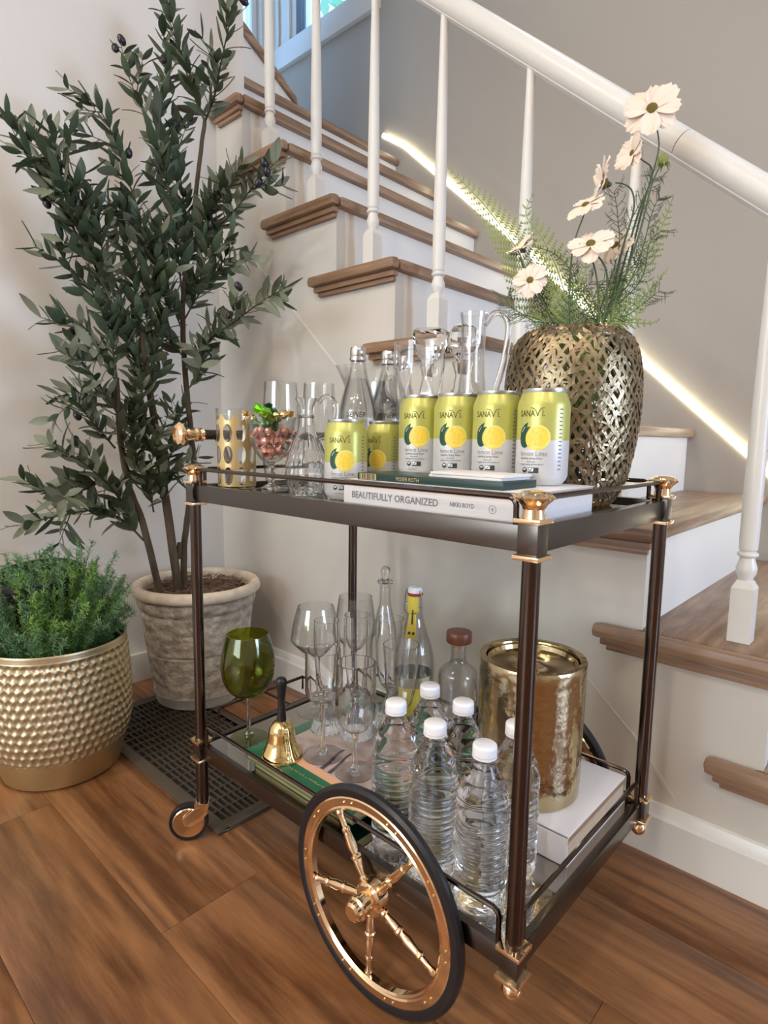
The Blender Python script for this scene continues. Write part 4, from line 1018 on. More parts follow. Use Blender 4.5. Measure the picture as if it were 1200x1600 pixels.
t = thing('gift_box', 'flat dark green box lettered in gold on the white book', 'box', (.497, .060, WBZ))
MB().box(-.114, .112, -.037, .038, .0002, .0092).build('box_body', M['bookgreen'], t, bevel=.0008)
bx = MB()
for k in range(9): bx.box(-.108 + k * .0030, -.1068 + k * .0030 + (.0008 if k % 3 else 0), -.0373, -.0371, .0012, .0082)
MB().box(-.1095, -.0795, -.0372, -.0370, .0008, .0086).build('barcode_panel', M['goldink'], t, smooth=False)
bx.build('barcode', M['ink'], t, smooth=False)
vs, fs, w_ = text_verts('MOSER ROTH', .0068, 0, .038)
MB().add([(v.x - .045, -.0373, v.y + .0022) for v in vs], fs).build('lettering', M['goldink'], t, smooth=False)
for k in range(2):
    o = MB().box(-.056, .050, -.030, .030, .0001, .0032).build('booklet', M['bookwhite'], bevel=.0005)
    o.location = (.552 + .003 * k, .064, WBZ + .0094 + .0034 * k); o.rotation_euler = (0, 0, radians(-3 + 2 * k))
    tag(o, ['thin white booklet lying directly on the dark green box', 'thin white booklet on top of the other booklet'][k], 'booklet', 'thin white booklets')
# ------------------------------------------------------------------ crystal and glass on the tray
t = thing('tumbler', 'highball glass with gold oval cut-out bands', 'glass', (.041, .060, TZ))
MB().lathe(shell([(.031, .0004), (.0325, .002), (.0345, .137), (.0348, .139)], .0016, .008), 48).build('glass_body', M['glass'], t)
# gold band with oval windows: a grid with holes, built as a wrapped mesh
gb = MB(); NO = 9; RW = .0385
for row in range(4):
    z0 = .004 + row * (.124 / 3.35); z1 = min(z0 + .124 / 3.35, .128); zc = z0 + .124 / 6.7; hzr = .0155; part = 1.0
    for k in range(NO):
        a0 = 2 * pi * k / NO; da = 2 * pi / NO; n = 24
        for i in range(n):
            th0, th1 = 2 * pi * i / n, 2 * pi * (i + 1) / n
            def pt(th, o):
                if o: 
                    c_, s_ = cos(th), sin(th); m_ = max(abs(c_), abs(s_)); u, v = c_ / m_ * .5, s_ / m_ * .5
                    return a0 + da * (.5 + u), min(zc + v * .124 / 3.35, .128)
                return a0 + da * (.5 + .36 * cos(th)), min(zc + hzr * sin(th), .1275)
            q_ = [pt(th0, 0), pt(th1, 0), pt(th1, 1), pt(th0, 1)]
            gb.add([((.0331 + .0018 * z / .139) * cos(a), (.0331 + .0018 * z / .139) * sin(a), z) for a, z in q_], [(0, 1, 2, 3)])
gb.build('gold_band', M['goldink'], t, smooth=False)

t = thing('candy_bowl', 'footed glass bowl filled with foil wrapped sweets', 'bowl', (.128, .070, TZ))
bw = [(.006, .048), (.016, .052), (.028, .068), (.036, .092), (.0435, .124)]
b = smooth_prof(bw, 4); MB().lathe([(0, .048)] + b + [(r - .0018, z) for r, z in reversed(b) if z > .054] + [(0, .053)], 48, rf=lambda a, z: 1 + .012 * cos(16 * a) * (1 if z < .09 else 0)).build('bowl', M['glass'], t, sharp=60)
MB().lathe([(0, .0004), (.036, .0004), (.036, .002), (.016, .006), (.006, .012), (.0045, .018), (.0095, .024), (.0095, .028), (.0045, .033), (.0070, .040), (.0045, .044), (.008, .0485), (0, .0485)], 32).build('stem', M['crystal'], t, sharp=50)
rc = random.Random(11)
def candy(r, mat, ribbon_):
    mb = MB().ball((0, 0, 0), r, 9, 6, (1, 1, .8))
    mb.v = [tuple(Vector(p) * rc.uniform(.88, 1.1)) for p in mb.v]
    for s in (-1, 1):
        ring = [(s * r * 1.9, r * .75 * cos(a), r * .75 * sin(a) * rc.uniform(.5, 1.2)) for a in (0, .9, 1.8, 2.7, 3.6, 4.5, 5.4)]
        mb.add([(s * r * .7, 0, 0)] + ring, [(0, i + 1, (i + 1) % 7 + 1) for i in range(7)])
    return mb.mesh('sweet', mat, False)
pink = candy(.0082, M['candypink'], 0); grn = candy(.0125, M['candygreen'], 0); dgr = candy(.0115, M['candydark'], 0); gld = candy(.0095, M['candygold'], 0)
def sweet(me, label, loc, grp=None):
    o = place('sweet', me); o.location = loc; o.rotation_euler = (rc.uniform(-1, 1), rc.uniform(-.6, .6), rc.uniform(0, 6)); tag(o, label, 'sweet', grp)
bx_, by_, bz_ = .128, .070, TZ
for k in range(20):
    lv = k // 7; rr = [.013, .020, .024][min(lv, 2)]; a = k * 2.4; zq = [.067, .084, .101][min(lv, 2)]
    if k % 7 == 0: rr = .002
    sweet(pink, 'pink foil wrapped sweet in the footed bowl', (bx_ + rr * cos(a), by_ + rr * sin(a), bz_ + zq), 'pink sweets in the footed bowl')
sweet(grn, 'bright green foil wrapped sweet on top of the bowl', (bx_ + .004, by_ - .014, bz_ + .130))
sweet(dgr, 'dark green foil wrapped sweet behind the bright green one', (bx_ - .008, by_ + .010, bz_ + .131))
sweet(dgr, 'dark green foil wrapped sweet resting among the pink ones below the bright green one', (bx_ + .010, by_ - .018, bz_ + .110))
sweet(gld, 'gold foil wrapped sweet beside the bright green one, toward the cruet', (bx_ + .027, by_ + .006, bz_ + .128))
sweet(gld, 'gold foil wrapped sweet leaning over the rim toward the gold banded tumbler', (bx_ - .033, by_ - .014, bz_ + .122))

def tulip(label, loc, h, r):
    t = thing('tulip_glass', label, 'glass', loc)
    b = smooth_prof([(.020, .004), (.030, .012), (r * 1.08, h * .30), (r * 1.10, h * .42), (r * 1.0, h * .8), (r * .92, h)], 6)
    MB().lathe([(0, .0004), (.026, .0004), (.022, .003)] + b + [(q - .0014, z) for q, z in reversed(b) if z > .014] + [(0, .013)], 48).build('glass_body', M['glass'], t, sharp=50)
tulip('clear tulip glass behind the bowl of sweets', (.044, .156, TZ), .192, .033)
tulip('clear tulip glass behind the cut glass cruet', (.080, .219, TZ), .193, .031)

def cut(n_, amp, z0, z1):
    def f(a, z):
        if not z0 < z < z1: return 1
        w_ = sin(n_ * a + z * 190) * sin(n_ * a - z * 190)
        return 1 + amp * w_
    return f
t = thing('cruet', 'small cut glass cruet with a loop handle and pinched lip', 'cruet', (.220, .070, TZ))
cp_ = [(.0255, .0005)] + [(p[0], p[1]) for p in smooth_prof([(.028, .006), (.0325, .030), (.0310, .055), (.0230, .080), (.0140, .103), (.0118, .118), (.0118, .122), (.0138, .124), (.0118, .127), (.0118, .138), (.0175, .152)], 7)]
MB().lathe(shell(cp_, .0022, .006), 96, rf=cut(9, .045, .008, .088)).build('body', M['crystal'], t, sharp=30)
MB().tube(bez([(.016, .012, .146), (.026, .020, .156), (.036, .028, .146), (.036, .028, .120), (.026, .020, .097), (.016, .013, .090)], 6), .0038, 10).build('handle', M['crystal'], t)

def soda_bottle(label, loc, txt):
    t = thing('soda_bottle', label, 'bottle', loc, 0, 'clear glass bottles with silver caps')
    MB().lathe(shell(smooth_prof([(.030, .0005), (.033, .004), (.0338, .03), (.0338, .125), (.0325, .145), (.025, .175), (.0160, .205), (.0128, .222), (.0128, .228)], 5), .0022, .008), 40).build('body', M['glass'], t)
    MB().lathe([(0, .009), (.0308, .0095), (.0312, .03), (.0312, .125), (.0300, .144), (.0225, .174), (.0155, .196), (0, .196)], 40).build('mineral_water', M['water'], t)
    MB().lathe([(.0128, .227), (.0148, .227), (.0152, .230), (.0148, .233), (.0132, .234), (.0140, .236), (.0140, .247), (.0125, .250), (0, .250), (0, .2285)], 40, rf=lambda a, z: 1 + (.012 * cos(26 * a) if z > .235 else 0)).build('cap', M['silver'], t, sharp=40)
    vs, fs, w_ = text_verts(txt, .0125, .3, .034)
    a = math.atan2(-.5433 - loc[1], .9523 - loc[0])
    MB().add(wrap([(v.x - .017, v.y) for v in vs], .0340, a - .1, .128), fs).build('lettering', M['ink'], t, smooth=False)
soda_bottle('silver capped soda bottle nearest the clear pitcher', (.186, .218, TZ), 'SEINER')
soda_bottle('silver capped soda bottle between another one and the cut goblet', (.197, .286, TZ), 'SEINER')
soda_bottle('silver capped soda bottle tucked behind the two others', (.173, .351, TZ), 'SEINER')

t = thing('water_pitcher', 'wide clear glass pitcher with a pointed lip', 'pitcher', (.096, .330, TZ))
def lip(a, z):
    d = (a - radians(222) + pi) % (2 * pi) - pi
    return 1 + .32 * math.exp(-(d / .28) ** 2) * max(0, (z - .19) / .045)
MB().lathe(shell(smooth_prof([(.036, .0005), (.0405, .006), (.0420, .06), (.0415, .15), (.0425, .20), (.047, .235)], 6), .002, .010), 72, rf=lip).build('body', M['glass'], t, sharp=50)
MB().tube(bez([(.034, .022, .205), (.046, .030, .21), (.050, .033, .17), (.046, .030, .12), (.034, .022, .10)], 6), .005, 10).build('handle', M['crystal'], t)

t = thing('cut_goblet', 'large cut crystal goblet with V shaped cuts behind the row of cans', 'glass', (.303, .247, TZ))
b = smooth_prof([(.006, .075), (.022, .088), (.034, .125), (.0405, .170), (.0430, .215), (.0425, .250)], 8)
MB().lathe([(0, .075)] + b + [(r - .0024, z) for r, z in reversed(b) if z > .084] + [(0, .082)], 96, rf=lambda a, z: 1 + (.05 * -abs(sin(4 * a + (z - .09) * 42)) * (z < .205) * .6 + .03 * -abs(sin(4 * a - (z - .09) * 42)) * (z < .205))).build('bowl', M['crystal'], t, sharp=25)
MB().lathe([(0, .0005), (.033, .0005), (.033, .003), (.012, .010), (.006, .020), (.006, .05), (.010, .060), (.006, .070), (.009, .0755), (0, .0755)], 12).build('stem', M['crystal'], t, sharp=20)

def decanter(name, label, loc, R, stop):
    t = thing(name, label, 'decanter', loc)
    MB().lathe(shell([(R * .86, .0005)] + smooth_prof([(R * .95, .004), (R, .02), (R, .115), (R * .92, .145), (R * .55, .172), (.0165, .190), (.0150, .205), (.0190, .222), (.0195, .226)], 5), .0035, .010), 64, rf=cut(8, .035, .01, .14)).build('body', M['crystal'], t, sharp=25)
    MB().lathe([(0, .206), (.0085, .206), (.0105, .226), (.0105, .2275), (0, .2275)], 20).build('cork', M['cork'], t)
    if stop == 'square':
        s = MB(); a, b_, c_ = .016, .0245, .0285
        lv = [(.2278, .012), (.238, .020), (.250, .031), (.268, .037), (.283, .0365), (.290, .029)]
        vs = []
        for z, h in lv:
            for k in range(8):
                an = pi / 8 + k * pi / 4; q_ = h * (1.0 if k % 2 else .96)
                vs.append((q_ * cos(an), q_ * sin(an), z + (.004 if (k % 2) and .25 < z < .285 else 0)))
        fs = [tuple(range(8)), tuple(range(40, 48))]
        for i in range(5):
            for k in range(8): 
                k2 = (k + 1) % 8
                fs += [(i * 8 + k, i * 8 + k2, i * 8 + 8 + k2), (i * 8 + k, i * 8 + 8 + k2, i * 8 + 8 + k)]
        s.add(vs, fs).build('stopper', M['crystal'], t, smooth=False)
    else:
        MB().lathe([(0, .2278), (.011, .2278), (.019, .238), (.0270, .252), (.0290, .264), (.0265, .276), (.018, .286), (.008, .290), (0, .290)], 14, rf=lambda a, z: 1 + .03 * cos(7 * a + z * 500)).build('stopper', M['crystal'], t, smooth=False)
decanter('decanter', 'crystal decanter with a square faceted stopper', (.254, .338, TZ), .038, 'square')
decanter('decanter', 'crystal decanter with a round diamond cut stopper', (.331, .333, TZ), .038, 'ball')

t = thing('glass_jug', 'tall narrow glass jug with a long loop handle beside the gold vase', 'jug', (.411, .246, TZ))
MB().lathe(shell(smooth_prof([(.024, .0005), (.027, .006), (.030, .04), (.029, .11), (.022, .17), (.0185, .22), (.019, .262), (.0215, .285)], 6), .0018, .008), 48).build('body', M['glass'], t)
MB().tube(bez([(.014, .010, .268), (.024, .018, .284), (.036, .028, .282), (.042, .033, .262), (.038, .030, .215), (.030, .022, .170), (.024, .016, .145)], 6), [.0042 + .0012 * sin(pi * i / 36) for i in range(37)], 12).build('handle', M['crystal'], t)

# ------------------------------------------------------------------ openwork vase
VX, VY = .555, .291
t = thing('openwork_vase', 'rounded antique gold openwork vase on the tray', 'vase', (VX, VY, TZ))
VP = smooth_prof([(.052, 0), (.066, .008), (.080, .035), (.089, .075), (.0945, .120), (.0955, .165), (.0925, .200), (.084, .228), (.070, .243), (.058, .2475)], 8)
VL = [0]
for i in range(1, len(VP)): VL.append(VL[-1] + math.hypot(VP[i][0] - VP[i - 1][0], VP[i][1] - VP[i - 1][1]))
def vsurf(u, s, off=0):
    s = min(max(s, 0), VL[-1] - 1e-6)
    i = next(k for k in range(1, len(VL)) if VL[k] >= s)
    f = (s - VL[i - 1]) / (VL[i] - VL[i - 1]); r = VP[i - 1][0] + f * (VP[i][0] - VP[i - 1][0]); z = VP[i - 1][1] + f * (VP[i][1] - VP[i - 1][1])
    dr, dz = VP[i][0] - VP[i - 1][0], VP[i][1] - VP[i - 1][1]; L = math.hypot(dr, dz)
    return Vector(((r + off * dz / L) * cos(u), (r + off * dz / L) * sin(u), z - off * dr / L))
rv = random.Random(8); NC = 44; NR = 15; SL = VL[-1]
pts = {}
for j in range(NR * 2 + 1):
    for i in range(NC):
        pts[(i, j)] = ((i + (.5 if j % 2 else 0) + rv.uniform(-.20, .20)) * 2 * pi / NC, min(max(SL * (j + rv.uniform(-.38, .38)) / (NR * 2), 0), SL) if 0 < j < NR * 2 else (SL if j else 0))
vm = MB()
def strut(a, b, w0, w1):
    (u0, s0), (u1, s1) = pts[a], pts[b]
    if u1 - u0 > pi: u1 -= 2 * pi
    if u0 - u1 > pi: u1 += 2 * pi
    A, B_ = vsurf(u0, s0), vsurf(u1, s1); d = (B_ - A)
    if d.length < 1e-4: return
    d.normalize(); nr = Vector((cos((u0 + u1) / 2), sin((u0 + u1) / 2), .1)); sd = d.cross(nr).normalized(); th = .0011
    mp = (A + B_) / 2; wm_ = (w0 + w1) * .36
    vs = []
    for P_, w_ in ((A - d * .001, w0), (mp, wm_), (B_ + d * .001, w1)):
        vs += [P_ - sd * w_ - nr * th, P_ + sd * w_ - nr * th, P_ + sd * w_ + nr * th, P_ - sd * w_ + nr * th]
    fs = [(0, 1, 2, 3), (11, 10, 9, 8)]
    for k in (0, 4):
        for i in range(4): fs.append((k + i, k + 4 + i, k + 4 + (i + 1) % 4, k + (i + 1) % 4))
    vm.add(vs, fs)
for j in range(NR * 2):
    for i in range(NC):
        a = (i, j)
        n1 = (i, j + 1); n2 = ((i + 1) % NC, j + 1) if j % 2 else ((i - 1) % NC, j + 1)
        for nb in (n1, n2):
            if rv.random() < .93: strut(a, nb, rv.uniform(.0022, .0040), rv.uniform(.0022, .0040))
        if rv.random() < .22: strut(a, ((i + 1) % NC, j), .0018, .0018)
vm.build('openwork_shell', M['vase'], t, smooth=False)
MB().lathe([(.0565, .2465), (.0595, .2465), (.0600, .2490), (.0565, .2490)], 48, closed=True).build('rim', M['vase'], t)
MB().lathe([(0, 0), (.052, 0), (.054, .003), (0, .003)], 48).build('base', M['vase'], t)

# ------------------------------------------------------------------ flowers
t = thing('flower_arrangement', 'cream cosmos flowers with fern fronds standing in the gold vase', 'flowers', (VX, VY, TZ + .003))
OFF = Vector((VX, VY, TZ + .003))
rf_ = random.Random(21)
FOOT = [(.012 * cos(k * 1.9), .012 * sin(k * 1.9), .002) for k in range(60)]
nf = 0
def to_loc(pts):
    global nf
    p = [Vector(q_) - OFF for q_ in pts]
    m = Vector((p[0].x * .8, p[0].y * .8, .235))
    r0 = math.hypot(m.x, m.y)
    if r0 > .042: m.x *= .042 / r0; m.y *= .042 / r0
    nf += 1
    return [Vector(FOOT[nf % 60]), m] + [q_ for q_ in p if q_.z > .262]
for s in STEMS:
    p = bez(to_loc(s), 5); n_ = len(p)
    MB().tube(p, [.0019 - .0009 * i / n_ for i in range(n_)], 6).build('stem', M['sprig'], t)
def petal_mesh(seed):
    r_ = random.Random(seed); vs = []; nu, nv = 6, 7
    for i in range(nu + 1):
        s = i / nu; w_ = .50 * math.sin(pi * min(1, .12 + s * .86) ** .85) ** .8 if s < 1 else .30
        w_ = .05 + .31 * math.sin(min(1, s * 1.12) * pi * .60)
        if s > .9: w_ *= .86
        for j in range(nv + 1):
            q_ = j / nv * 2 - 1
            tip = .05 * cos(q_ * 9) * (s > .95)
            vs.append((s * (1 - .13 * q_ * q_ * s) + tip, q_ * w_, .12 * s * s * -1 + .05 * abs(q_) + .035 * sin(q_ * 9 + seed) * s + .18 * s * (1 - s)))
    fs = [(i * (nv + 1) + j, i * (nv + 1) + j + 1, (i + 1) * (nv + 1) + j + 1, (i + 1) * (nv + 1) + j) for i in range(nu) for j in range(nv)]
    return MB().add(vs, fs).mesh('petal', M['petal'])
PM = [petal_mesh(k) for k in range(4)]
CMs = MB(); CMs.lathe([(0, -.05), (.15, -.03), (.21, .04), (.18, .13), (.09, .18), (0, .19)], 14); 
CMm = CMs.mesh('centre', M['pistil'])
CAL = MB().lathe([(0, -.20), (.06, -.18), (.11, -.08), (.10, -.03), (0, -.02)], 8).mesh('calyx', M['sprig'])
FD = [(.35, -.90, .25), (-.35, -.75, .1), (-.70, -.45, .15), (-.05, -.65, .75), (.25, -.75, .60), (-.2, -.8, .5), (-.3, -.6, .8), (.45, -.95, .15)]
for k, (c, r) in enumerate(FLOWERS):
    fl_ = bpy.data.objects.new('flower', None); COL.objects.link(fl_); fl_.parent = t
    z = Vector(FD[k]).normalized(); x = z.orthogonal().normalized(); y = z.cross(x)
    mt = Matrix((( x.x, y.x, z.x), (x.y, y.y, z.y), (x.z, y.z, z.z))).to_4x4()
    fl_.matrix_local = Matrix.Translation(Vector(c) - OFF) @ mt @ Matrix.Scale(r * 1.1, 4)
    for i in range(8):
        a = 2 * pi * i / 8 + rf_.uniform(-.1, .1)
        place('petal', PM[(i + k) % 4], fl_, mat=Matrix.Rotation(a, 4, 'Z') @ Matrix.Rotation(rf_.uniform(-.25, .12) - (.35 if k in (1, 2, 6) else 0), 4, 'Y') @ Matrix.Scale(rf_.uniform(.9, 1.08), 4))
    place('centre', CMm, fl_); place('calyx', CAL, fl_)
bp = Vector(STEMS[8][-1]) - OFF
b = MB().ball(bp, .0078, 12, 8, (1, 1, 1.1))
for k in range(6):
    a = k * pi / 3; b.tube([bp + Vector((.003 * cos(a), .003 * sin(a), -.006)), bp + Vector((.009 * cos(a), .009 * sin(a), -.006)), bp + Vector((.011 * cos(a), .011 * sin(a), -.013))], [.0016, .0013, .0004], 5)
b.build('flower_bud', M['bud'], t)
# fern fronds: a rachis with side pinnae that each carry small leaflets
VIEW = Vector((-.68, .73, 0))
def frond(pts, L, mat, bare=.40, step=.011, tip=1.0):
    p = bez(to_loc(pts), 8); n_ = len(p); mb = MB()
    mb.tube(p, [.0016 - .0011 * i / n_ for i in range(n_)], 5)
    ln = [0]
    for i in range(1, n_): ln.append(ln[-1] + (p[i] - p[i - 1]).length)
    s = ln[-1] * bare
    while s < ln[-1]:
        i = next(k for k in range(1, n_) if ln[k] >= s); f = (s - ln[i - 1]) / (ln[i] - ln[i - 1]); c = p[i - 1].lerp(p[i], f)
        d = (p[i] - p[i - 1]).normalized(); sd = d.cross(VIEW).normalized()
        fr_ = (s - ln[-1] * bare) / (ln[-1] * (1 - bare)); l = L * (1 - fr_) ** .75 * (.55 + .45 * min(1, fr_ * 5)) * tip
        for sg in (-1, 1):
            dr = (sd * sg + d * .55 + VIEW * rf_.uniform(-.25, .25)).normalized(); k = .004; bend = d * .12
            m_ = max(3, int(l / .0042)); prev = c
            e = c + dr * l + bend * l
            mb.tube([c, c + dr * l * .5 + bend * l * .15, e], [.0006, .0005, .0003], 3, cap=False)
            for q_ in range(1, m_ + 1):
                g = q_ / (m_ + 1); o_ = c + dr * l * g + bend * l * g * g; sl_ = .0092 * (1 - g * .7) * min(1, l / .03)
                nd = dr.cross(VIEW).normalized()
                for s2 in (-1, 1):
                    e2 = o_ + (nd * s2 + dr * .55).normalized() * sl_; w_ = dr * .0013
                    mb.add([o_ - w_, e2, o_ + w_ * 1.6], [(0, 1, 2)])
        s += step
    mb.build('fern_frond', mat, t, smooth=False)
for k, pts_ in enumerate(FRONDS):
    frond(pts_, [.056, .050, .034, .050, .040, .036, .034, .032, .034][k], M['frond'] if k in (0, 1, 3, 4) else M['sprig'] if k == 2 else M['frond'], .42 if len(pts_) > 4 else .3)
for s_ in SPRIGS:
    p = bez(to_loc(s_), 6); n_ = len(p); mb = MB(); mb.tube(p, [.0012 - .0007 * i / n_ for i in range(n_)], 5)
    for i in range(int(n_ * .35), n_, 1):
        for sg in (-1, 1):
            if rf_.random() < .2: continue
            d = (p[min(i + 1, n_ - 1)] - p[i - 1]).normalized(); sd = d.cross(VIEW).normalized() * sg
            l = rf_.uniform(.012, .026); e = p[i] + (sd * .8 + d * .9 + VIEW * rf_.uniform(-.5, .5)).normalized() * l
            mb.tube([p[i], p[i].lerp(e, .5) + sd * .002, e], [.0006, .0005, .0003], 3, cap=False)
            for g in (.45, .7):
                o_ = p[i].lerp(e, g); mb.tube([o_, o_ + (d * rf_.choice((-.3, 1)) + sd * .5 + VIEW * rf_.uniform(-.4, .4)).normalized() * l * .45], [.0005, .0003], 3, cap=False)
    mb.build('sprig', M['sprig'], t)

# ------------------------------------------------------------------ olive tree in the stone pot
PX, PY, PZ = -.564, .322, .008
t = thing('stone_pot', 'weathered cast stone pot holding the olive tree', 'pot', (PX, PY, PZ))
rs = random.Random(3)
def rough(a, z): return 1 + .004 * sin(9 * a + z * 60) * sin(5 * a - z * 90)
MB().lathe(smooth_prof([(.126, .034), (.128, .06), (.136, .11), (.1415, .150)], 5) + [(.1375, .1535), (.1375, .1565), (.143, .160)] + smooth_prof([(.144, .17), (.150, .22), (.155, .262)], 4) + [(.152, .266), (.152, .270), (.159, .276), (.163, .290), (.163, .302), (.159, .306), (.140, .306), (.140, .28), (.118, .04), (.118, .034)], 96, rf=rough, closed=True).build('pot_body', M['stone'], t, sharp=50)
MB().lathe([(0, 0), (.114, 0), (.119, .004), (.122, .030), (.127, .0335), (0, .0335)], 96, rf=rough).build('pot_foot', M['stonebase'], t, sharp=50)
MB().lathe(smooth_prof([(.160, .3065), (.172, .312), (.1765, .322), (.174, .334), (.166, .340), (.155, .338), (.149, .328), (.148, .3065)], 4), 96, rf=rough, closed=True).build('pot_rim', M['stonerim'], t)
MB().lathe([(0, .318), (.08, .316), (.146, .308), (.139, .300), (0, .300)], 48).build('soil', M['soil'], t)
ms = MB()
for k in range(520):
    a = rs.uniform(0, 2 * pi); r = .143 * rs.random() ** .5; z = .314 + rs.uniform(0, .012); d = rs.uniform(0, 2 * pi); l = rs.uniform(.012, .03)
    p0 = Vector((r * cos(a), r * sin(a), z)); p1 = p0 + Vector((l * cos(d), l * sin(d), rs.uniform(-.004, .012))); p2 = p1 + Vector((l * .7 * cos(d + rs.uniform(-1.6, 1.6)), l * .7 * sin(d + rs.uniform(-1.6, 1.6)), rs.uniform(-.012, .008)))
    if max(math.hypot(p1.x, p1.y), math.hypot(p2.x, p2.y)) > .146: continue
    ms.tube([p0, p1, p2], [.0012, .0012, .0006], 4, cap=False)
tag(ms.build('moss', M['moss'], t), kind='stuff')

ot = thing('olive_tree', 'tall artificial olive tree with dark leaves and black olives', 'tree', (PX, PY, .33))
OO = Vector((PX, PY, .33))
for r0, r1, pts_ in TRUNKS:
    p = [Vector(q_) - OO for q_ in pts_]
    if p[0].z < .2: p = [Vector((p[0].x * .9, p[0].y * .9, -.002))] + p[(1 if p[0].z < .09 else 0):]
    else: p = [Vector((.008, -.045, -.002)), Vector((.004, -.04, .12))] + p
    q_ = bez(p, 5); n_ = len(q_)
    MB().tube([v + Vector((rs.uniform(-.0008, .0008), rs.uniform(-.0008, .0008), 0)) for v in q_], [r0 + (r1 - r0) * i / n_ for i in range(n_)], 10).build('trunk', M['bark'], ot)
for (a, b_, r) in ((Vector((.010, -.062, .09)), Vector((.016, -.060, .135)), .008), (Vector((.012, -.105, .26)), Vector((.020, -.100, .30)), .006)):
    MB().tube([a, b_], [r, r * .8], 8).build('cut_stub', M['bark'], ot)
def leaf_mesh(seed):
    r_ = random.Random(seed); vs = []; n_ = 5; bend = r_.uniform(-.25, .3)
    for i in range(n_ + 1):
        s = i / n_; w_ = .160 * math.sin(pi * min(1, s * .93 + .05)) ** .85
        z = -bend * s * s; vs += [(s, -w_, z + .03), (s, 0, z), (s, w_, z + .03)]
    fs = []
    for i in range(n_):
        for j in range(2): fs.append((i * 3 + j, i * 3 + j + 1, i * 3 + 4 + j, i * 3 + 3 + j))
    mb = MB().add(vs, fs)
    return mb, mb.mesh('leaf', M['leaf'])
LV = [leaf_mesh(k) for k in range(5)]
leaves = []; SAMP = []
def grow(pts_, r0, first=.12, dens=1.0):
    q_ = bez([Vector(v) - OO for v in pts_], 8); n_ = len(q_)
    MB().tube(q_, [max(.0008, r0 * (1 - .8 * i / n_)) for i in range(n_)], 6).build('branch', M['twig'] if r0 < .0035 else M['bark'], ot)
    SAMP.extend(q_[2:])
    L = [0]
    for i in range(1, n_): L.append(L[-1] + (q_[i] - q_[i - 1]).length)
    s = L[-1] * first; side = rs.uniform(0, 6)
    while s < L[-1]:
        i = next(k for k in range(1, n_) if L[k] >= s); f = (s - L[i - 1]) / (L[i] - L[i - 1]); c = q_[i - 1].lerp(q_[i], f); d = (q_[i] - q_[i - 1]).normalized()
        x = d.orthogonal().normalized(); y = d.cross(x); side += 1.55 + rs.uniform(-.4, .4)
        for kk in (0, pi):
            if rs.random() > .93: continue
            o_ = x * cos(side + kk) + y * sin(side + kk); dr = (d * rs.uniform(.55, 1.3) + o_ + Vector((0, 0, .12))).normalized()
            ln = rs.uniform(.046, .076) * (1 - .25 * (s / L[-1])) * .96
            e = c + dr * ln + OO
            if e.x < WX + .012 or e.y > WY - .045: continue
            nm = (o_ * -.4 + d * .6 + Vector((rs.uniform(-.6, .6), rs.uniform(-.6, .6), rs.uniform(-.2, .8)))); yy_ = nm.cross(dr).normalized(); zz_ = dr.cross(yy_)
            leaves.append((c + dr * .002, dr, yy_, zz_, ln * rs.uniform(1.0, 1.12), rs.randrange(5), rs.uniform(.9, 1.3)))
        s += .0158 / dens
for k, b_ in enumerate(BRANCHES): grow(b_, .0034 if len(b_) > 4 else .0026, .10 if k not in (0, 1, 3, 4) else .05)
# short side twigs leafing off the branches
for k, b_ in enumerate(BRANCHES):
    q_ = bez([Vector(v) for v in b_], 4)
    for i in range(3, len(q_) - 3, 4):
        d = (q_[i + 1] - q_[i]).normalized(); o_ = Vector((rs.gauss(0, .55), rs.gauss(0, 1), rs.gauss(.2, .8))).normalized(); dr = (d * .9 + o_ * .8).normalized()
        l = rs.uniform(.05, .10); e = q_[i] + dr * l
        if e.x < WX + .05 or e.y > WY - .09 or e.x > -.22: continue
        grow([q_[i], q_[i] + dr * l * .5, e], .0017, .25, .9)
leaves.sort(key=lambda a: -a[4])
rest = MB()
for k, (c, dx, dy, dz, ln, m_, wv) in enumerate(leaves):
    mt = Matrix(((dx.x * ln, dy.x * ln * wv, dz.x * ln, c.x), (dx.y * ln, dy.y * ln * wv, dz.y * ln, c.y), (dx.z * ln, dy.z * ln * wv, dz.z * ln, c.z), (0, 0, 0, 1)))
    if k < 300: place('leaf', LV[m_][1], ot, mat=mt)
    else: rest.add([mt @ Vector(v) for v in LV[m_][0].v], LV[m_][0].f)
me = bpy.data.meshes.new('leaves'); me.from_pydata(rest.v, [], rest.f); me.materials.append(M['leaf']); me.shade_smooth()
tag(place('leaves', me, ot), kind='stuff')
om = MB().ball((0, 0, 0), 1, 14, 10, (.0088, .0088, .0125)).mesh('olive_fruit', M['olive'])
stk = MB()
for k, c in enumerate(OLIVES):
    c = Vector(c) - OO
    nb = min(SAMP, key=lambda p_: (p_ - c).length_squared)
    if (c - nb).length > .022: c = nb + (c - nb).normalized() * .022
    stk.tube([nb, nb.lerp(c, .6) + Vector((0, 0, .003)), c], .0009, 5, cap=False)
    o = place('olive', om, ot, mat=Matrix.Translation(c) @ Matrix.Rotation(rs.uniform(-.7, .7), 4, 'X') @ Matrix.Rotation(rs.uniform(-.7, .7), 4, 'Y'))

tag(stk.build('olive_stalks', M['twig'], ot), kind='stuff')

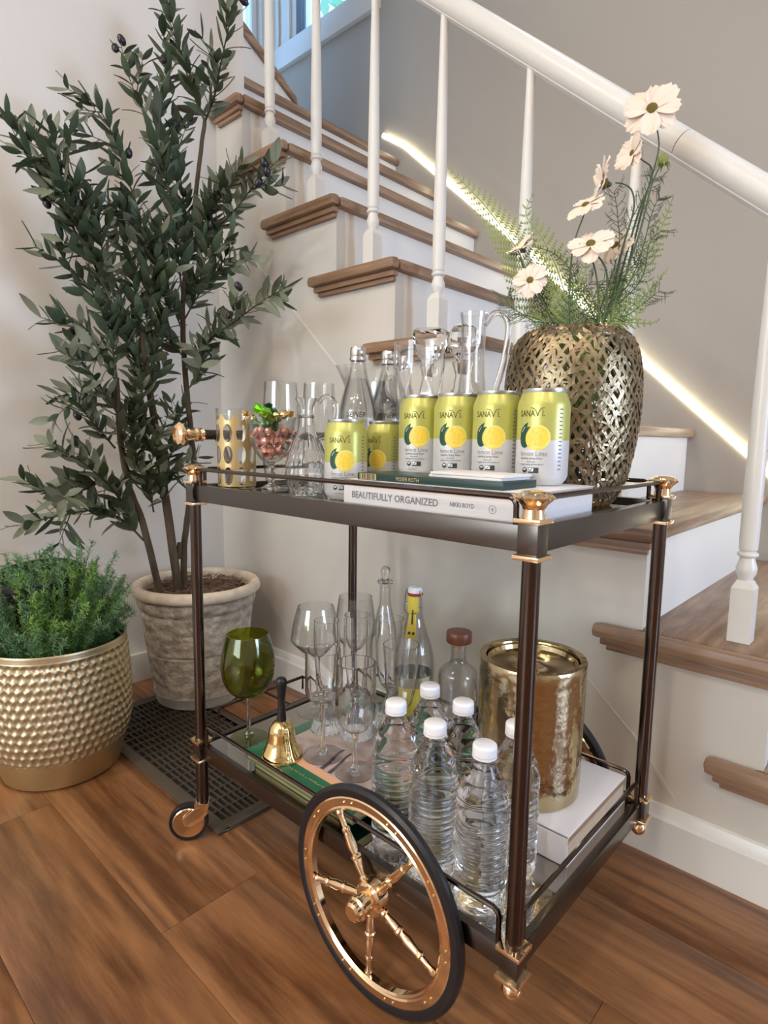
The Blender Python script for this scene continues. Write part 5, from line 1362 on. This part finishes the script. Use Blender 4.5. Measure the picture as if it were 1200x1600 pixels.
# ------------------------------------------------------------------ gold planter with asparagus fern
GX, GY = -.467, -.086
t = thing('gold_planter', 'gold planter dimpled with a honeycomb pattern', 'planter', (GX, GY, .0002))
def hexd(a, z):
    if not .062 < z < .290: return 1
    N_ = 52; pz = .0182; u = a / (2 * pi) * N_; v = (z - .062) / pz; best = 9
    for row in (math.floor(v), math.floor(v) + 1):
        uo = .5 if row % 2 else 0
        cu = round(u - uo) + uo; du = (u - cu) * 1.0; dv = (v - row) * .95; best = min(best, du * du + dv * dv)
    return 1 - .030 * max(0, 1 - best / .30) * min(1, (z - .062) / .01, (.290 - z) / .008) + .004
gp = [(.122 + .010 * i / 4, .004 + .052 * i / 4) for i in range(5)]
pf = smooth_prof([(.137, .060), (.146, .085), (.152, .120), (.153, .170), (.151, .230), (.147, .280), (.1455, .298)], 16)
MB().lathe(pf + [(.1460, .302), (.1445, .305), (.1405, .304), (.140, .298), (.140, .20), (.137, .06)], 416, rf=hexd, closed=True).build('pot_body', M['goldpot'], t, sharp=60)
MB().lathe([(0, 0), (.116, 0), (.122, .004), (.1365, .056), (.1372, .0605), (0, .0605)], 96).build('pot_base', M['goldpot2'], t)
MB().lathe([(0, .21), (.05, .215), (.139, .208), (.139, .19), (0, .19)], 40).build('soil', M['soil'], t)
t2 = thing('nursery_pot', 'black plastic nursery pot leaning inside the gold planter', 'pot', (GX - .047, GY + .000, .225))
MB().lathe([(.050, .0), (.086, .215), (.091, .217), (.091, .229), (.084, .229), (.082, .215), (.047, .004), (0, .004), (0, 0)], 40).xf(Matrix.Rotation(.16, 4, Vector((.74, .67, 0)))).build('pot_body', M['black'], t2)
ft = thing('asparagus_fern', 'feathery green asparagus fern filling the gold planter', 'plant', (GX, GY, .208))
rg = random.Random(17)
def plume(mb, base, tip_, dens, nl, w_):
    mid = base.lerp(tip_, .5) + Vector((0, 0, .03)); p = bez([base, mid, tip_], 10); n_ = len(p)
    mb.tube(p, .0007, 3, cap=False)
    for i in range(3, n_):
        for g in range(dens):
            c = p[i - 1].lerp(p[i], g / dens); d = (p[i] - p[i - 1]).normalized()
            for q_ in range(4):
                v = Vector((rg.gauss(0, 1), rg.gauss(0, 1), rg.gauss(.2, .8))).normalized(); v = (v + d * .6).normalized(); l = nl * rg.uniform(.6, 1.2) * (1.15 - .5 * i / n_)
                sd = v.orthogonal().normalized() * w_
                mb.add([c - sd, c + v * l, c + sd], [(0, 1, 2)])
                for g2 in (.45, .75):
                    o_ = c + v * l * g2; v2 = (v + Vector((rg.gauss(0, 1), rg.gauss(0, 1), rg.gauss(0, 1))) * .8).normalized()
                    mb.add([o_ - sd * .8, o_ + v2 * l * .5, o_ + sd * .8], [(0, 1, 2)])
f1 = MB(); f2 = MB()
for k in range(380):
    a = rg.uniform(0, 2 * pi); r = .120 * rg.random() ** .5; b_ = Vector((r * .7 * cos(a), r * .7 * sin(a), .004)); R = r * 1.22
    h = .268 * (1 - (r / .16) ** 2 * .55) * rg.uniform(.50, 1.10)
    tp = Vector((R * cos(a) + rg.uniform(-.055, .05), R * sin(a) + rg.uniform(-.045, .045), .02 + h))
    if tp.x + GX < WX + .03: tp.x = WX + .03 - GX
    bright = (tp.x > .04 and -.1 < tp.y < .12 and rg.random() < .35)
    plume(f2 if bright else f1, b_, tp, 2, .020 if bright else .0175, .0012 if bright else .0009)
for dx, dy, h in ((-.10, -.02, .265), (.030, .05, .300), (.060, .07, .270), (.125, .10, .20), (.14, .06, .14), (.02, .0, .26), (.10, .08, .25)):
    plume(f1, Vector((dx * .4, dy * .4, .004)), Vector((dx, dy, h)), 1, .014, .0010)
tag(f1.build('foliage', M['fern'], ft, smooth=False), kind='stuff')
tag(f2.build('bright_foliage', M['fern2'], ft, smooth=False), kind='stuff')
